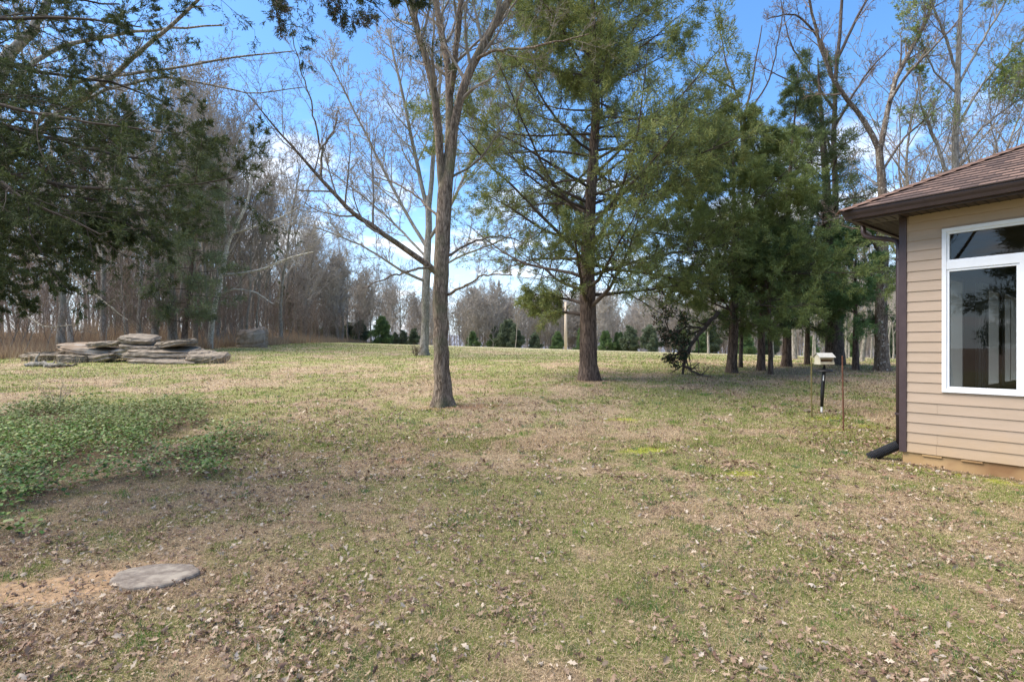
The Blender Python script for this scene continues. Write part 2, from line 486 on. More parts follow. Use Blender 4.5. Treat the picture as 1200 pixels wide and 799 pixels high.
def bare_tree(name, seed, h, r, base_t=.28, k1=11, k2=7, k3=6, k4=4, ang1=42, spread=.52, trop=.10, bark='bark_grey', twig='twig_wood', lean=(0, 0), sides=10, minr=.004, fork=False, wander=.05):
    rng = np.random.default_rng(seed)
    root = empty(name)
    S = np.array([[0, 0, -.15]]); D = np.array([[lean[0], lean[1], 1.0]])
    tp, tr = grow(rng, S, D, np.array([h]), np.array([r]), 16, wander, .02, .06)
    line = np.concatenate([tp[0], tr[0][:, None]], 1)
    flared_trunk('trunk', line, M[bark], root, sides=sides, flare=.45, fh=.5, seed=seed)
    parts = []
    s, d, l, q = children(rng, tp, tr, np.array([h]), k1, base_t, .97, ang1, 9, spread, .6, prof=lambda t: (.45 + .65 * np.sin(np.pi * np.clip(t, 0, 1) ** .8)) * (1.1 - .3 * t), minr=minr * 2)
    p1, r1 = grow(rng, s, d, l, q, 10, .10, trop, .15); parts.append((p1, r1, 6))
    s, d, l, q = children(rng, p1, r1, l, k2, .2, 1, 42, 10, .5, .55, minr=minr * 1.2)
    p2, r2 = grow(rng, s, d, l, q, 7, .13, trop * .7, .2); parts.append((p2, r2, 4))
    s, d, l, q = children(rng, p2, r2, l, k3, .15, 1, 40, 10, .55, .6, minr=minr)
    p3, r3 = grow(rng, s, d, l, q, 5, .13, trop * .5, .3); parts.append((p3, r3, 3))
    if k4:
        s, d, l, q = children(rng, p3, r3, l, k4, .1, 1, 38, 12, .6, .8, minr=minr)
        p4, r4 = grow(rng, s, d, l, q, 3, .12, trop * .3, .4); parts.append((p4, r4, 3))
    tube_obj('crown', parts, M[twig], root)
    return root

def cedar(name, seed, h, r, cr, base, nl=60, k2=12, k3=5, per=4, n=5, ln=.13, wd=.028, cols=None, bark='bark_cedar', top=.12, ang=78, trop=-.015, late=.03, shape=None, lean=(0, 0), spread=.55, flare=.5, sides=20, peak=.18, twigs=True, wander=.02, dead=0, limb_r=.30, gain=2.1):
    """conifer: trunk, limbs and sprays of scale foliage through the crown's volume"""
    rng = np.random.default_rng(seed)
    root = empty(name)
    S = np.array([[0, 0, -.2]]); D = np.array([[lean[0], lean[1], 1.0]])
    tp, tr = grow(rng, S, D, np.array([h]), np.array([r]), 22, wander, .03, .05)
    line = np.concatenate([tp[0], tr[0][:, None]], 1)
    flared_trunk('trunk', line, M[bark], root, sides=sides, flare=flare, fh=.5, seed=seed)
    t0 = base / h
    def prof(t):
        q = (t - t0) / (1 - t0)
        up = np.clip(q / peak, 0, 1) ** .6 * .45 + .55
        return np.where(q < peak, up, (1 - (1 - top) * ((q - peak) / (1 - peak)) ** 1.15)) if shape is None else shape(q)
    s, d, l, q = children(rng, tp, tr, np.array([cr]), nl, t0, .985, ang, 10, 1.0, limb_r, prof=prof, minr=.006)
    p1, r1 = grow(rng, s, d, l, q, 11, .09, trop, .12, late=late)
    s2, d2, l2, q2 = children(rng, p1, r1, l, k2, .22, 1, 52, 12, .36, .5, flat=.35, minr=.003, prof=lambda t: 1.15 - .75 * t)
    p2, r2 = grow(rng, s2, d2, l2, q2, 6, .13, .01, .25)
    s3, d3, l3, q3 = children(rng, p2, r2, l2, k3, .15, 1, 45, 12, .5, .6, minr=.0025)
    l3 = np.clip(l3, .12, 1)
    p3, r3 = grow(rng, s3, d3, l3, q3, 4, .15, .03, .4)
    tube_obj('branches', [(p1, r1, 6), (p2, r2, 3)] + ([(p3, r3, 3)] if twigs else []), M['twig_dark'] if twigs != 'grey' else M['twig_brown'], root)
    cols = cols or [(.060, .085, .028), (.075, .10, .032), (.05, .072, .026), (.095, .115, .038)]
    A3, D3 = anchors(p3, per, rng)
    A2, D2 = anchors(p2, 3, rng, .5)
    keep = fbm(A3[:, 0] * .9 + seed, A3[:, 2] * 1.3 + A3[:, 1] * .9, seed, 3) > .40
    A3, D3 = A3[keep], D3[keep]
    A = np.concatenate([A3, A2]); DD = np.concatenate([D3, D2])
    V, C = leaves(rng, A, DD, n, ln, wd, spread, cols, jit=ln * .4, gain=gain)
    leaf_obj('foliage', V, C, M['foliage'], root)
    return root

# ------------------------------------------------------------------ ground
def wood_edge(y):
    return np.interp(y, [-20, 14, 20, 28, 33, 40, 75, 105, 400], [-34, -33, -31, -25, -22.3, -22.6, -24.5, -23.5, -20])
def wood_mask(x, y):
    e = wood_edge(y) + (fbm(y * .3, x * .1, 77, 3) - .5) * 4
    return sstep(1.5, -1.5, x - e) if False else 1 - sstep(-1.5, 1.5, x - e)
HC = (5.52, 7.5)      # visible corner of the house
HA = np.array((.61, -.7925)); HA = HA / np.linalg.norm(HA); HB = np.array((-HA[1], HA[0]))
def house_local(x, y):
    dx, dy = x - HC[0], y - HC[1]
    return dx * HA[0] + dy * HA[1], dx * HB[0] + dy * HB[1]
def clay_mask(x, y):
    # bare clay streak from lower left to the round slab
    cx, cy = -2.55, 3.80
    ux, uy = (x - (cx - .55)), (y - (cy - .14))
    a = R(14); p = ux * math.cos(a) + uy * math.sin(a); q = -ux * math.sin(a) + uy * math.cos(a)
    d = np.sqrt((p / 1.0) ** 2 + (q / .27) ** 2) + (fbm(x * 5, y * 5, 3, 3) - .5) * 1.0
    d2 = np.sqrt(((x - cx + .22) / .55) ** 2 + ((y - cy - .28) / .22) ** 2) + (fbm(x * 6, y * 6, 4, 3) - .5) * 1.4
    return np.maximum(1 - sstep(.65, 1.05, d), (1 - sstep(.4, .9, d2)) * .5)
def moss_mask(x, y):
    m = np.zeros_like(x)
    for cx, cy, rx, ry in ((2.0, 8.1, .42, .22), (3.0, 6.9, .30, .16), (5.8, 9.6, .5, .12), (6.3, 10.6, .55, .22), (2.2, 10.5, .4, .2), (6.6, 9.9, .3, .15)):
        d = np.sqrt(((x - cx) / rx) ** 2 + ((y - cy) / ry) ** 2) + (fbm(x * 6, y * 6, 8, 3) - .5) * 1.1
        m = np.maximum(m, (1 - sstep(.5, 1.1, d)) * .9)
    la, lb = house_local(x, y)
    st = (1 - sstep(.0, .16, np.abs(lb + .26 + (fbm(x * 3, y * 3, 12, 3) - .5) * .35))) * sstep(-.25, .0, la)
    return np.maximum(m, st * sstep(.3, .55, fbm(x * 4, y * 4, 14, 3) + .1))
TRUNKS = [(-1.57, 12.0, .8, 1.1), (2.5, 17.0, .7, .9)]
def red_mask(x, y):
    m = np.zeros_like(x)
    for cx, cy, rx, ry in ((-1.15, 11.85, 1.15, .42), (2.7, 16.8, .9, .4), (-1.6, 7.5, .5, .2)):
        d = np.sqrt(((x - cx) / rx) ** 2 + ((y - cy) / ry) ** 2) + (fbm(x * 4, y * 4, 18, 3) - .5) * .9
        m = np.maximum(m, 1 - sstep(.5, 1.1, d))
    return m
def green_mask(x, y):
    """how green the turf is: patches, more of it far out in the field"""
    n = fbm(x * .55 + 3, y * .55, 21, 5)
    n2 = fbm(x * .16, y * .10, 23, 3)
    far = sstep(14, 32, y)
    n3 = fbm(x * 1.9, y * 1.9, 25, 4)
    n5 = fbm(x * 4.5, y * 4.5, 27, 3)
    g = sstep(.465, .55, n * .30 + n2 * .20 + n3 * .28 + n5 * .22 + .05 * far)
    right = sstep(1.5, 4, x) * (1 - sstep(7, 11, y)) * .35
    return np.clip(g * (.85 + .1 * far) + right * sstep(.4, .6, n3), 0, 1)
def litter_mask(x, y):
    """how thickly fallen leaves lie"""
    n = fbm(x * .7, y * .7, 41, 4)
    n4 = fbm(x * 2.6, y * 2.6, 43, 3)
    m = sstep(.42, .62, n * .5 + n4 * .5) * .72 + .15
    # under the trees on the right and left-hand third of the lawn
    m = m + .35 * (1 - sstep(.6, 1.3, np.sqrt(((x + 2.2) / 2.5) ** 2 + ((y - 5.3) / 2.6) ** 2)))
    m = m + .5 * (1 - sstep(.5, 1.3, np.sqrt(((x + 3.5) / 2.2) ** 2 + ((y - 9.5) / 2.0) ** 2)))
    la, lb = house_local(x, y)
    m = m + 1.3 * (1 - sstep(.3, 1.2, np.sqrt(((x - 6.3) / 1.5) ** 2 + ((y - 8.9) / 1.1) ** 2)))
    m = m * (1 - .75 * sstep(17, 26, y) * (1 - sstep(4, 8, x)))
    return m
STRAW = np.array((.53, .41, .26)); DEAD = np.array((.32, .23, .145)); OLIVE = np.array((.23, .215, .07)); GREEN = np.array((.15, .235, .045))
SOIL = np.array((.155, .105, .066)); CLAY = np.array((.40, .265, .155)); MOSS = np.array((.26, .27, .035)); LEAFB = np.array((.235, .165, .11))
RED = np.array((.24, .125, .07))
def ground_col(x, y):
    g = green_mask(x, y)[..., None]
    n = fbm(x * 1.3, y * 1.3, 51, 4)[..., None]
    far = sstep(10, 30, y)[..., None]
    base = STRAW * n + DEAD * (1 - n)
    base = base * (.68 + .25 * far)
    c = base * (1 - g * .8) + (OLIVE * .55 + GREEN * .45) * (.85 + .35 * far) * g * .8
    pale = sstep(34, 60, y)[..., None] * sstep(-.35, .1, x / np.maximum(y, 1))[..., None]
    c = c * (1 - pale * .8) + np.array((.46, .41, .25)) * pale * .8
    m = red_mask(x, y)[..., None] * .7; c = c * (1 - m) + RED * m
    m = clay_mask(x, y)[..., None]; c = c * (1 - m) + CLAY * m
    m = moss_mask(x, y)[..., None]; c = c * (1 - m) + MOSS * m
    m = ivy_mask(x, y)[..., None]; c = c * (1 - m) + SOIL * .8 * m
    m = wood_mask(x, y)[..., None]; c = c * (1 - m) + LEAFB * m
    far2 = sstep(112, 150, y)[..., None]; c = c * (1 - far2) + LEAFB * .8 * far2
    la, lb = house_local(x, y)
    m = ((lb > -.12) & (la > -.1)).astype(float)[..., None]; c = c * (1 - m) + SOIL * m
    return c

def axis(n, a, b, c=0):
    s = np.linspace(-1, 1, n); return c + a * np.sinh(b * s)
gx = axis(720, 3.6, 7.3); gy = axis(720, 3.6, 7.3, 5)
GX, GY = np.meshgrid(gx, gy)
GZ = gz(GX, GY)
n0, n1 = GX.shape
idx = np.arange(n0 * n1).reshape(n0, n1)
quads = np.stack([idx[:-1, :-1], idx[:-1, 1:], idx[1:, 1:], idx[1:, :-1]], -1).reshape(-1, 4)
gm, n, b, out = mat_new('lawn_soil')
at = n.nodes.new('ShaderNodeAttribute'); at.attribute_name = 'col'
tcx = n.nodes.new('ShaderNodeTexCoord')
na = n.nodes.new('ShaderNodeTexNoise'); na.inputs['Scale'].default_value = 9; na.inputs['Detail'].default_value = 10; na.inputs['Roughness'].default_value = .75
n.links.new(tcx.outputs['Object'], na.inputs['Vector'])
mr = n.nodes.new('ShaderNodeMapRange'); mr.inputs['From Min'].default_value = .3; mr.inputs['From Max'].default_value = .7; mr.inputs['To Min'].default_value = .55; mr.inputs['To Max'].default_value = 1.4
n.links.new(na.outputs['Fac'], mr.inputs['Value'])
mu = n.nodes.new('ShaderNodeMix'); mu.data_type = 'RGBA'; mu.blend_type = 'MULTIPLY'; mu.inputs['Factor'].default_value = 1
n.links.new(at.outputs['Color'], mu.inputs['A']); n.links.new(mr.outputs[0], mu.inputs['B'])
n.links.new(mu.outputs['Result'], b.inputs['Base Color']); b.inputs['Roughness'].default_value = .95; b.inputs['Specular IOR Level'].default_value = .1
bp = n.nodes.new('ShaderNodeBump'); bp.inputs['Strength'].default_value = .8; bp.inputs['Distance'].default_value = .03
n.links.new(na.outputs['Fac'], bp.inputs['Height']); n.links.new(bp.outputs[0], b.inputs['Normal'])
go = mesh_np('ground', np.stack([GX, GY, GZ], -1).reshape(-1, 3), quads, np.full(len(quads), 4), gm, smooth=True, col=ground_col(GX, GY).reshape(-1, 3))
tag(go, kind='structure')

# far hills
hv = []; hf = []
xs = np.linspace(-2600, 2600, 160)
for i, x in enumerate(xs):
    hgt = 22 + 40 * float(fbm(x * .0016, 1, 61, 4)) + 14 * float(fbm(x * .012, 2, 62, 3))
    k = len(hv)
    hv += [(x, 1500, -30), (x, 1560, hgt * .55 - 10), (x, 1700, hgt), (x, 2100, -30)]
    if i:
        for j in range(3): hf.append((k - 4 + j, k + j, k + j + 1, k - 3 + j))
me = bpy.data.meshes.new('hills'); me.from_pydata(hv, [], hf)
me.materials.append(noise_mat('hazed_woodland', (.16, .17, .20), (.23, .24, .27), scale=.02, rough=1, spec=0))  # blue-grey of distance haze is painted into the hills' woodland colour
ho = bpy.data.objects.new('hills', me); COL.objects.link(ho); tag(ho, kind='structure')

# ------------------------------------------------------------------ grass, litter, ground cover
rg = np.random.default_rng(11)
def scatter(n, y0, y1, umax=1.25):
    y = np.exp(rg.uniform(math.log(y0), math.log(y1), n)); x = rg.uniform(-umax, umax, n) * (y + .4)
    return x, y
def off_limits(x, y):
    la, lb = house_local(x, y)
    m = (la > -.02) & (lb > -.02)
    m |= np.hypot(x + 2.57, (y - 3.80) / .66) < .24
    return m
def blades(n, y0, y1, hgt, wid, hexp=.25, wexp=.85, flatb=False):
    x, y = scatter(n, y0, y1)
    keep = ~off_limits(x, y)
    keep &= rg.random(n) > clay_mask(x, y) * .96
    keep &= rg.random(n) > moss_mask(x, y) * .8
    keep &= rg.random(n) > ivy_mask(x, y) * .8
    keep &= rg.random(n) > red_mask(x, y) * .6
    keep &= rg.random(n) > wood_mask(x, y) * .9
    x, y = x[keep], y[keep]; n = len(x)
    z = gz(x, y) - .004
    g = green_mask(x, y)
    tuft = sstep(.55, .7, fbm(x * 3.1, y * 3.1, 71, 3))
    sc_ = (y / 3) ** hexp
    h = hgt * sc_ * rg.uniform(.45, 1.25, n) * (1 + .5 * tuft)
    w = wid * (y / 3) ** wexp * rg.uniform(.6, 1.3, n)
    az = rg.uniform(0, 6.283, n); lean = rg.uniform(.25, 1.5, n)
    isg = rg.random(n) < (g * .78 + .06) * np.where(rg.random(n) < .5, 1, sstep(.42, .58, fbm(x * 4.5, y * 4.5, 75, 3)) * 1.4)
    lean = np.where(isg, lean * .7, lean * 1.3)
    if flatb: isg[:] = False; lean = lean * 6; z = z + .015
    d = np.stack([np.cos(az) * lean, np.sin(az) * lean, np.ones(n)], -1); d = nrm(d)
    wdir = np.stack([-np.sin(az + rg.normal(0, .6, n)), np.cos(az), np.zeros(n)], -1); wdir = nrm(wdir)
    b = np.stack([x, y, z], -1)
    V = np.stack([b - wdir * w[:, None] / 2, b + wdir * w[:, None] / 2, b + d * h[:, None]], 1)
    t = rg.random((n, 1)); t2 = rg.random((n, 1))
    straw = STRAW * 1.15 * t + DEAD * 1.1 * (1 - t)
    grn = GREEN * t2 + OLIVE * 1.2 * (1 - t2)
    blu = sstep(.63, .72, fbm(x * 2.2, y * 2.2, 73, 3))[:, None]
    grn = grn * (1 - blu * .7) + np.array((.10, .19, .075)) * blu * .7
    C = np.where(isg[:, None], grn, straw) * rg.uniform(.5, 1.45, (n, 1))
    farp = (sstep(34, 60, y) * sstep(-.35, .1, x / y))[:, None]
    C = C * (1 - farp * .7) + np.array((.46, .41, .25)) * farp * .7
    return V.reshape(-1, 3), np.repeat(C, 3, 0)
V, C = blades(720000, 2.2, 9, .027, .0034)
Vf, Cf = blades(220000, 2.2, 10, .034, .0036, flatb=True)
V2, C2 = blades(380000, 8, 60, .040, .0050)
# tussocks of taller fresh grass
nt_ = 900; xt, yt = scatter(nt_, 2.4, 16); kt = ~off_limits(xt, yt) & (fbm(xt * .8, yt * .8, 83, 3) > .44) & (ivy_mask(xt, yt) < .2) & (clay_mask(xt, yt) < .3); xt, yt = xt[kt], yt[kt]; nt_ = len(xt)
rt2 = rg.uniform(.03, .13, nt_); mB = 46
ct = rg.integers(0, 4, nt_); palT = np.array([(.15, .26, .05), (.11, .21, .06), (.13, .22, .10), (.22, .28, .07)])
bx = np.repeat(xt, mB) + rg.normal(0, 1, nt_ * mB) * np.repeat(rt2, mB) * .6; by = np.repeat(yt, mB) + rg.normal(0, 1, nt_ * mB) * np.repeat(rt2, mB) * .6
bT = np.stack([bx, by, gz(bx, by) - .003], -1); dT = nrm(np.stack([rg.normal(0, .45, len(bx)), rg.normal(0, .45, len(bx)), np.ones(len(bx))], -1))
hT = np.repeat(rt2, mB) * .35 + rg.uniform(.015, .045, len(bx)); wT = nrm(np.cross(dT, rg.normal(0, 1, dT.shape))) * (.0018 * (by / 3) ** .7)[:, None]
VT = np.stack([bT - wT, bT + wT, bT + dT * hT[:, None]], 1).reshape(-1, 3)
CT = np.repeat(palT[np.repeat(ct, mB)] * rg.uniform(.7, 1.3, (len(bx), 1)), 3, 0)
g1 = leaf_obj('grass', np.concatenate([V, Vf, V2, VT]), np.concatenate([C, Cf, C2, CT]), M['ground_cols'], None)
tag(g1, 'short winter lawn of straw and green grass blades', 'grass', kind='stuff')

def litter(n, y0, y1, size, detailed):
    x, y = scatter(n, y0, y1)
    keep = ~off_limits(x, y)
    keep &= rg.random(n) < litter_mask(x, y) ** 1.15 * .8
    keep &= rg.random(n) > clay_mask(x, y) * .4
    keep &= rg.random(n) > ivy_mask(x, y) * .2
    x, y = x[keep], y[keep]; n = len(x)
    s = size * (.45 + 1.1 * rg.random(n) ** 2.2) * (1 + .018 * (y - 3))
    z = gz(x, y) + rg.uniform(.008, .03, n)
    az = rg.uniform(0, 6.283, n)
    # outline in leaf plane (u along, v across), lobed
    if detailed:
        O = np.array([(-.5, 0, 0), (-.3, .10, 1), (-.12, .27, 1), (-.02, .12, 1), (.16, .30, 1), (.24, .12, 1), (.5, .03, 1),
                      (.26, -.13, 1), (.14, -.30, 1), (0, -.11, 1), (-.14, -.26, 1), (-.3, -.09, 1)], float)
    else:
        O = np.array([(-.5, 0, 0), (-.1, .24, 1), (.5, .05, 1), (-.05, -.26, 1)], float)
    k = len(O)
    U = O[None, :, 0] * rg.uniform(.85, 1.15, (n, 1)); Vv = O[None, :, 1] * rg.uniform(.6, 1.2, (n, 1))
    Vv = Vv + rg.normal(0, .02, (n, k))
    curlu = rg.uniform(-.5, 1.3, (n, 1)); curlv = rg.uniform(-.3, 2.4, (n, 1))
    W = curlu * U ** 2 * .8 + curlv * Vv ** 2 * 2.0 + rg.normal(0, .025, (n, k))
    pt = np.stack([U, Vv, W], -1) * s[:, None, None]
    tilt = rg.normal(0, .38, n); roll = rg.normal(0, .42, n)
    flip = np.where(rg.random(n) < .4, -1, 1)
    pt[..., 2] *= flip[:, None]
    ct, st = np.cos(tilt)[:, None], np.sin(tilt)[:, None]
    a, c = pt[..., 0] * ct - pt[..., 2] * st, pt[..., 0] * st + pt[..., 2] * ct
    cr_, sr = np.cos(roll)[:, None], np.sin(roll)[:, None]
    bb, c2 = pt[..., 1] * cr_ - c * sr, pt[..., 1] * sr + c * cr_
    ca, sa = np.cos(az)[:, None], np.sin(az)[:, None]
    X = x[:, None] + a * ca - bb * sa; Y = y[:, None] + a * sa + bb * ca
    low = np.minimum(c2.min(1), 0)
    Z = z[:, None] + c2 - low[:, None] * .8 - .006
    V = np.stack([X, Y, Z], -1)
    pal = np.array([(.36, .26, .175), (.27, .18, .12), (.19, .115, .078), (.48, .39, .29), (.12, .075, .055), (.30, .21, .14), (.42, .35, .28), (.23, .13, .085)])
    C = pal[rg.choice(len(pal), n, p=[.2, .2, .15, .13, .09, .12, .06, .05])] * rg.uniform(.8, 1.2, (n, 1))
    C = np.repeat(C, k, 0)
    i = np.arange(n)[:, None] * k
    fs = np.concatenate([i, i + 1, i + 2, i + 3], 1) if not detailed else None
    if detailed:
        tri = []
        for q in ((0, 1, 11), (1, 2, 3), (1, 3, 9), (1, 9, 11), (11, 9, 10), (3, 4, 5), (3, 5, 7), (3, 7, 9), (7, 8, 9), (5, 6, 7)):
            tri.append(i + np.array(q)[None, :])
        fs = np.stack(tri, 1).reshape(-1, 3)
    return V.reshape(-1, 3), fs, C
V, fs, C = litter(84000, 2.2, 8, .042, True)
V2, f2, C2 = litter(130000, 6.5, 34, .055, False)
f2 = f2 + len(V)
allf = np.concatenate([fs.ravel(), f2.ravel()]); cnt = np.concatenate([np.full(len(fs), 3), np.full(len(f2), 4)])
lo = mesh_np('fallen_leaves', np.concatenate([V, V2]), allf, cnt, M['leaf_cols'], col=np.concatenate([C, C2]))
tag(lo, 'brown and tan fallen leaves scattered over the lawn', 'fallen leaves', kind='stuff')

# green ground cover on the left bank
n = 170000
x = rg.uniform(-13, -2.5, n); y = rg.uniform(2.6, 13, n)
im = ivy_mask(x, y)
dens = sstep(.36, .52, fbm(x * 2.4, y * 2.4, 81, 4)) * .9 + .1
keep = (rg.random(n) < im * dens) 
x, y, dens = x[keep], y[keep], dens[keep]; n = len(x)
hh = rg.random(n) ** 1.4 * .20 * (.4 + .8 * dens) + .015
base = np.stack([x, y, gz(x, y) + hh], -1)
az = rg.uniform(0, 6.283, n); el_ = rg.uniform(-.3, .7, n)
d = np.stack([np.cos(az) * np.cos(el_), np.sin(az) * np.cos(el_), np.sin(el_)], -1)
s_ = nrm(np.cross(d, np.array([0, 0, 1.]) + rg.normal(0, .35, (n, 3))))
up = np.cross(s_, d)
ln = rg.uniform(.022, .07, n)[:, None]; wd = ln * rg.uniform(.25, .42, n)[:, None]
Vq = np.stack([base, base + d * ln * .45 + s_ * wd + up * ln * .08, base + d * ln, base + d * ln * .45 - s_ * wd + up * ln * .08], 1)
pal = np.array([(.07, .14, .028), (.09, .18, .035), (.13, .22, .045), (.17, .20, .05), (.05, .09, .025), (.27, .30, .13)])
yel = sstep(7.5, 10.5, y)[:, None]
C = pal[rg.integers(0, 6, n)] * rg.uniform(.8, 1.6, (n, 1)); C = C * (1 - .5 * yel) + np.array((.17, .18, .06)) * .5 * yel
gc = mesh_np('ground_cover', Vq.reshape(-1, 3), np.arange(n * 4), np.full(n, 4), M['leaf_cols'], col=np.repeat(C, 4, 0))
tag(gc, 'low leafy green ground cover on the bank at left', 'ground cover', kind='stuff')

# dry brush and saplings along the wood's edge
n = 62000
y = rg.uniform(24, 100, n) ; y = 24 + (y - 24) * rg.random(n) ** .6
e = wood_edge(y)
x = e + 1.5 - np.abs(rg.normal(0, 1, n)) * 5.5 + (fbm(y * .3, e * .1, 77, 3) - .5) * 3
z = gz(x, y)
hgt = rg.uniform(.25, 1.0, n) * (1 + 1.1 * sstep(0, -5, x - e)) if False else rg.uniform(.25, 1.0, n) * (1 + 1.6 * (1 - sstep(-6, 0, x - e)))
base = np.stack([x, y, z - .05], -1)
d = nrm(np.stack([rg.normal(0, .22, n), rg.normal(0, .22, n), np.ones(n)], -1))
V, C = leaves(rg, base, d, 1, 1, .022, .02, [(.42, .30, .19), (.33, .225, .145), (.50, .39, .25), (.26, .18, .12)])
V = V.reshape(-1, 3, 3); V[:, 2] = base + d * hgt[:, None]
n2b = 1500; yb = rg.uniform(23.6, 27.5, n2b); xb = (rg.uniform(10, 285, n2b) - 600) / F * yb
kb = fbm(xb * 1.1, yb, 97, 3) > .47; xb, yb = xb[kb], yb[kb]; nb_ = len(xb); bb2 = np.stack([xb, yb, gz(xb, yb) - .03], -1)
db = nrm(np.stack([rg.normal(0, .25, nb_), rg.normal(0, .25, nb_), np.ones(nb_)], -1))
V2b, C2b = leaves(rg, bb2, db, 1, 1, .018, .02, [(.46, .36, .24), (.36, .26, .17), (.52, .42, .28)])
V2b = V2b.reshape(-1, 3, 3); V2b[:, 2] = bb2 + db * rg.uniform(.15, .85, nb_)[:, None]
V = np.concatenate([V.reshape(-1, 3, 3), V2b]); C = np.concatenate([C, C2b])
br = leaf_obj('dry_brush', V.reshape(-1, 3), C, M['ground_cols'], None)
tag(br, 'tall tan dead weeds and brush along the wood edge', 'dry weeds', kind='stuff')

# ------------------------------------------------------------------ house
ang = math.atan2(HA[1], HA[0])
house = empty('house', (HC[0], HC[1], 0), ang)
tag(house, 'single storey house with tan lap siding and brown shingle hip roof', 'house')
m_sid = noise_mat('tan_siding', (.40, .305, .222), (.44, .335, .248), scale=3, rough=.6, stretch=(.4, 1, 3), bump=.15, bdist=.003, spec=.3)
# orange splash-back staining low on the boards
nn = m_sid.node_tree; pb = [q for q in nn.nodes if q.type == 'BSDF_PRINCIPLED'][0]
lk = pb.inputs['Base Color'].links[0].from_socket
tcs = nn.nodes.new('ShaderNodeTexCoord'); sp = nn.nodes.new('ShaderNodeSeparateXYZ'); nn.links.new(tcs.outputs['Object'], sp.inputs[0])
nz = nn.nodes.new('ShaderNodeTexNoise'); nz.inputs['Scale'].default_value = 2.5; nn.links.new(tcs.outputs['Object'], nz.inputs['Vector'])
ma = nn.nodes.new('ShaderNodeMath'); ma.operation = 'MULTIPLY_ADD'; nn.links.new(nz.outputs['Fac'], ma.inputs[0]); ma.inputs[1].default_value = .5; nn.links.new(sp.outputs['Z'], ma.inputs[2])
mrr = nn.nodes.new('ShaderNodeMapRange'); mrr.inputs['From Min'].default_value = .85; mrr.inputs['From Max'].default_value = .35; mrr.inputs['To Max'].default_value = .55
nn.links.new(ma.outputs[0], mrr.inputs['Value'])
mxx = nn.nodes.new('ShaderNodeMix'); mxx.data_type = 'RGBA'; nn.links.new(mrr.outputs[0], mxx.inputs['Factor']); nn.links.new(lk, mxx.inputs['A']); mxx.inputs['B'].default_value = (.47, .31, .15, 1)
nn.links.new(mxx.outputs['Result'], pb.inputs['Base Color'])
m_found = noise_mat('stained_foundation', (.40, .255, .115), (.50, .335, .17), scale=3, bump=.3, bdist=.006, c3=(.27, .15, .07), scale3=1.5)
m_brown = noise_mat('brown_trim', (.040, .026, .024), (.052, .034, .031), scale=6, rough=.45, spec=.4)
m_down = noise_mat('brown_downspout', (.060, .040, .042), (.075, .052, .053), scale=6, rough=.4, spec=.4)
m_white = noise_mat('white_vinyl', (.76, .77, .78), (.82, .83, .84), scale=4, rough=.35, spec=.4)
m_int = noise_mat('interior_wall', (.26, .19, .13), (.31, .23, .16), scale=2)
m_dark = noise_mat('dark_wood', (.06, .035, .02), (.10, .06, .035), scale=5)
m_black = noise_mat('black_plastic', (.012, .012, .014), (.02, .02, .022), scale=5, rough=.5, spec=.4)
LEN, DEP = 9.0, 8.0
Z0, Z1 = .20, 3.49
WX0, WX1, WZ0, WZ1 = .463, 2.14, 1.06, 3.25
T = .15
# wall cores with the opening
wl = MB()
wl.box((0, 0, Z0), (WX0 + .03, T, Z1)); wl.box((WX1 - .03, 0, Z0), (LEN, T, Z1))
wl.box((WX0 + .03, 0, Z0), (WX1 - .03, T, WZ0 + .03)); wl.box((WX0 + .03, 0, WZ1 - .03), (WX1 - .03, T, Z1))
SY0, SY1, SZ0, SZ1 = 3.3, 5.0, .9, 2.8
SW = [(1.0, 2.4), (3.3, 5.0), (5.4, 7.1)]
ye = T
for y0, y1 in SW:
    wl.box((0, ye, Z0), (T, y0, Z1)); wl.box((0, y0, Z0), (T, y1, SZ0)); wl.box((0, y0, SZ1), (T, y1, Z1)); ye = y1
wl.box((0, ye, Z0), (T, DEP, Z1))
wl.box((T, DEP - T, Z0), (LEN, DEP, Z1)); wl.box((LEN - T, T, Z0), (LEN, DEP - T, Z1))
wl.build('wall', m_int, house)
inn = MB(); inn.box((T, T, .30), (LEN - T, DEP - T, .36)); inn.build('floor', m_dark, house)
inn = MB(); inn.box((T, T, 3.30), (LEN - T, DEP - T, 3.34)); inn.build('ceiling', m_int, house)
inn = MB(); inn.box((T, 7.5, .36), (LEN - T, 7.56, 3.30)); inn.build('partition', m_int, house)
dr = MB(); dr.box((.75, 7.45, .38), (1.5, 7.498, 2.5)); dr.build('interior_door', m_dark, house)
cu = MB()
for k in range(9):
    a = 2.75 + k * .05
    cu.box((.30 + .02 * (k % 2), a, .9), (.335 + .02 * (k % 2), a + .052, 2.75))
cu.build('curtain', noise_mat('curtain_cloth', (.42, .44, .42), (.5, .52, .5), scale=8), house)
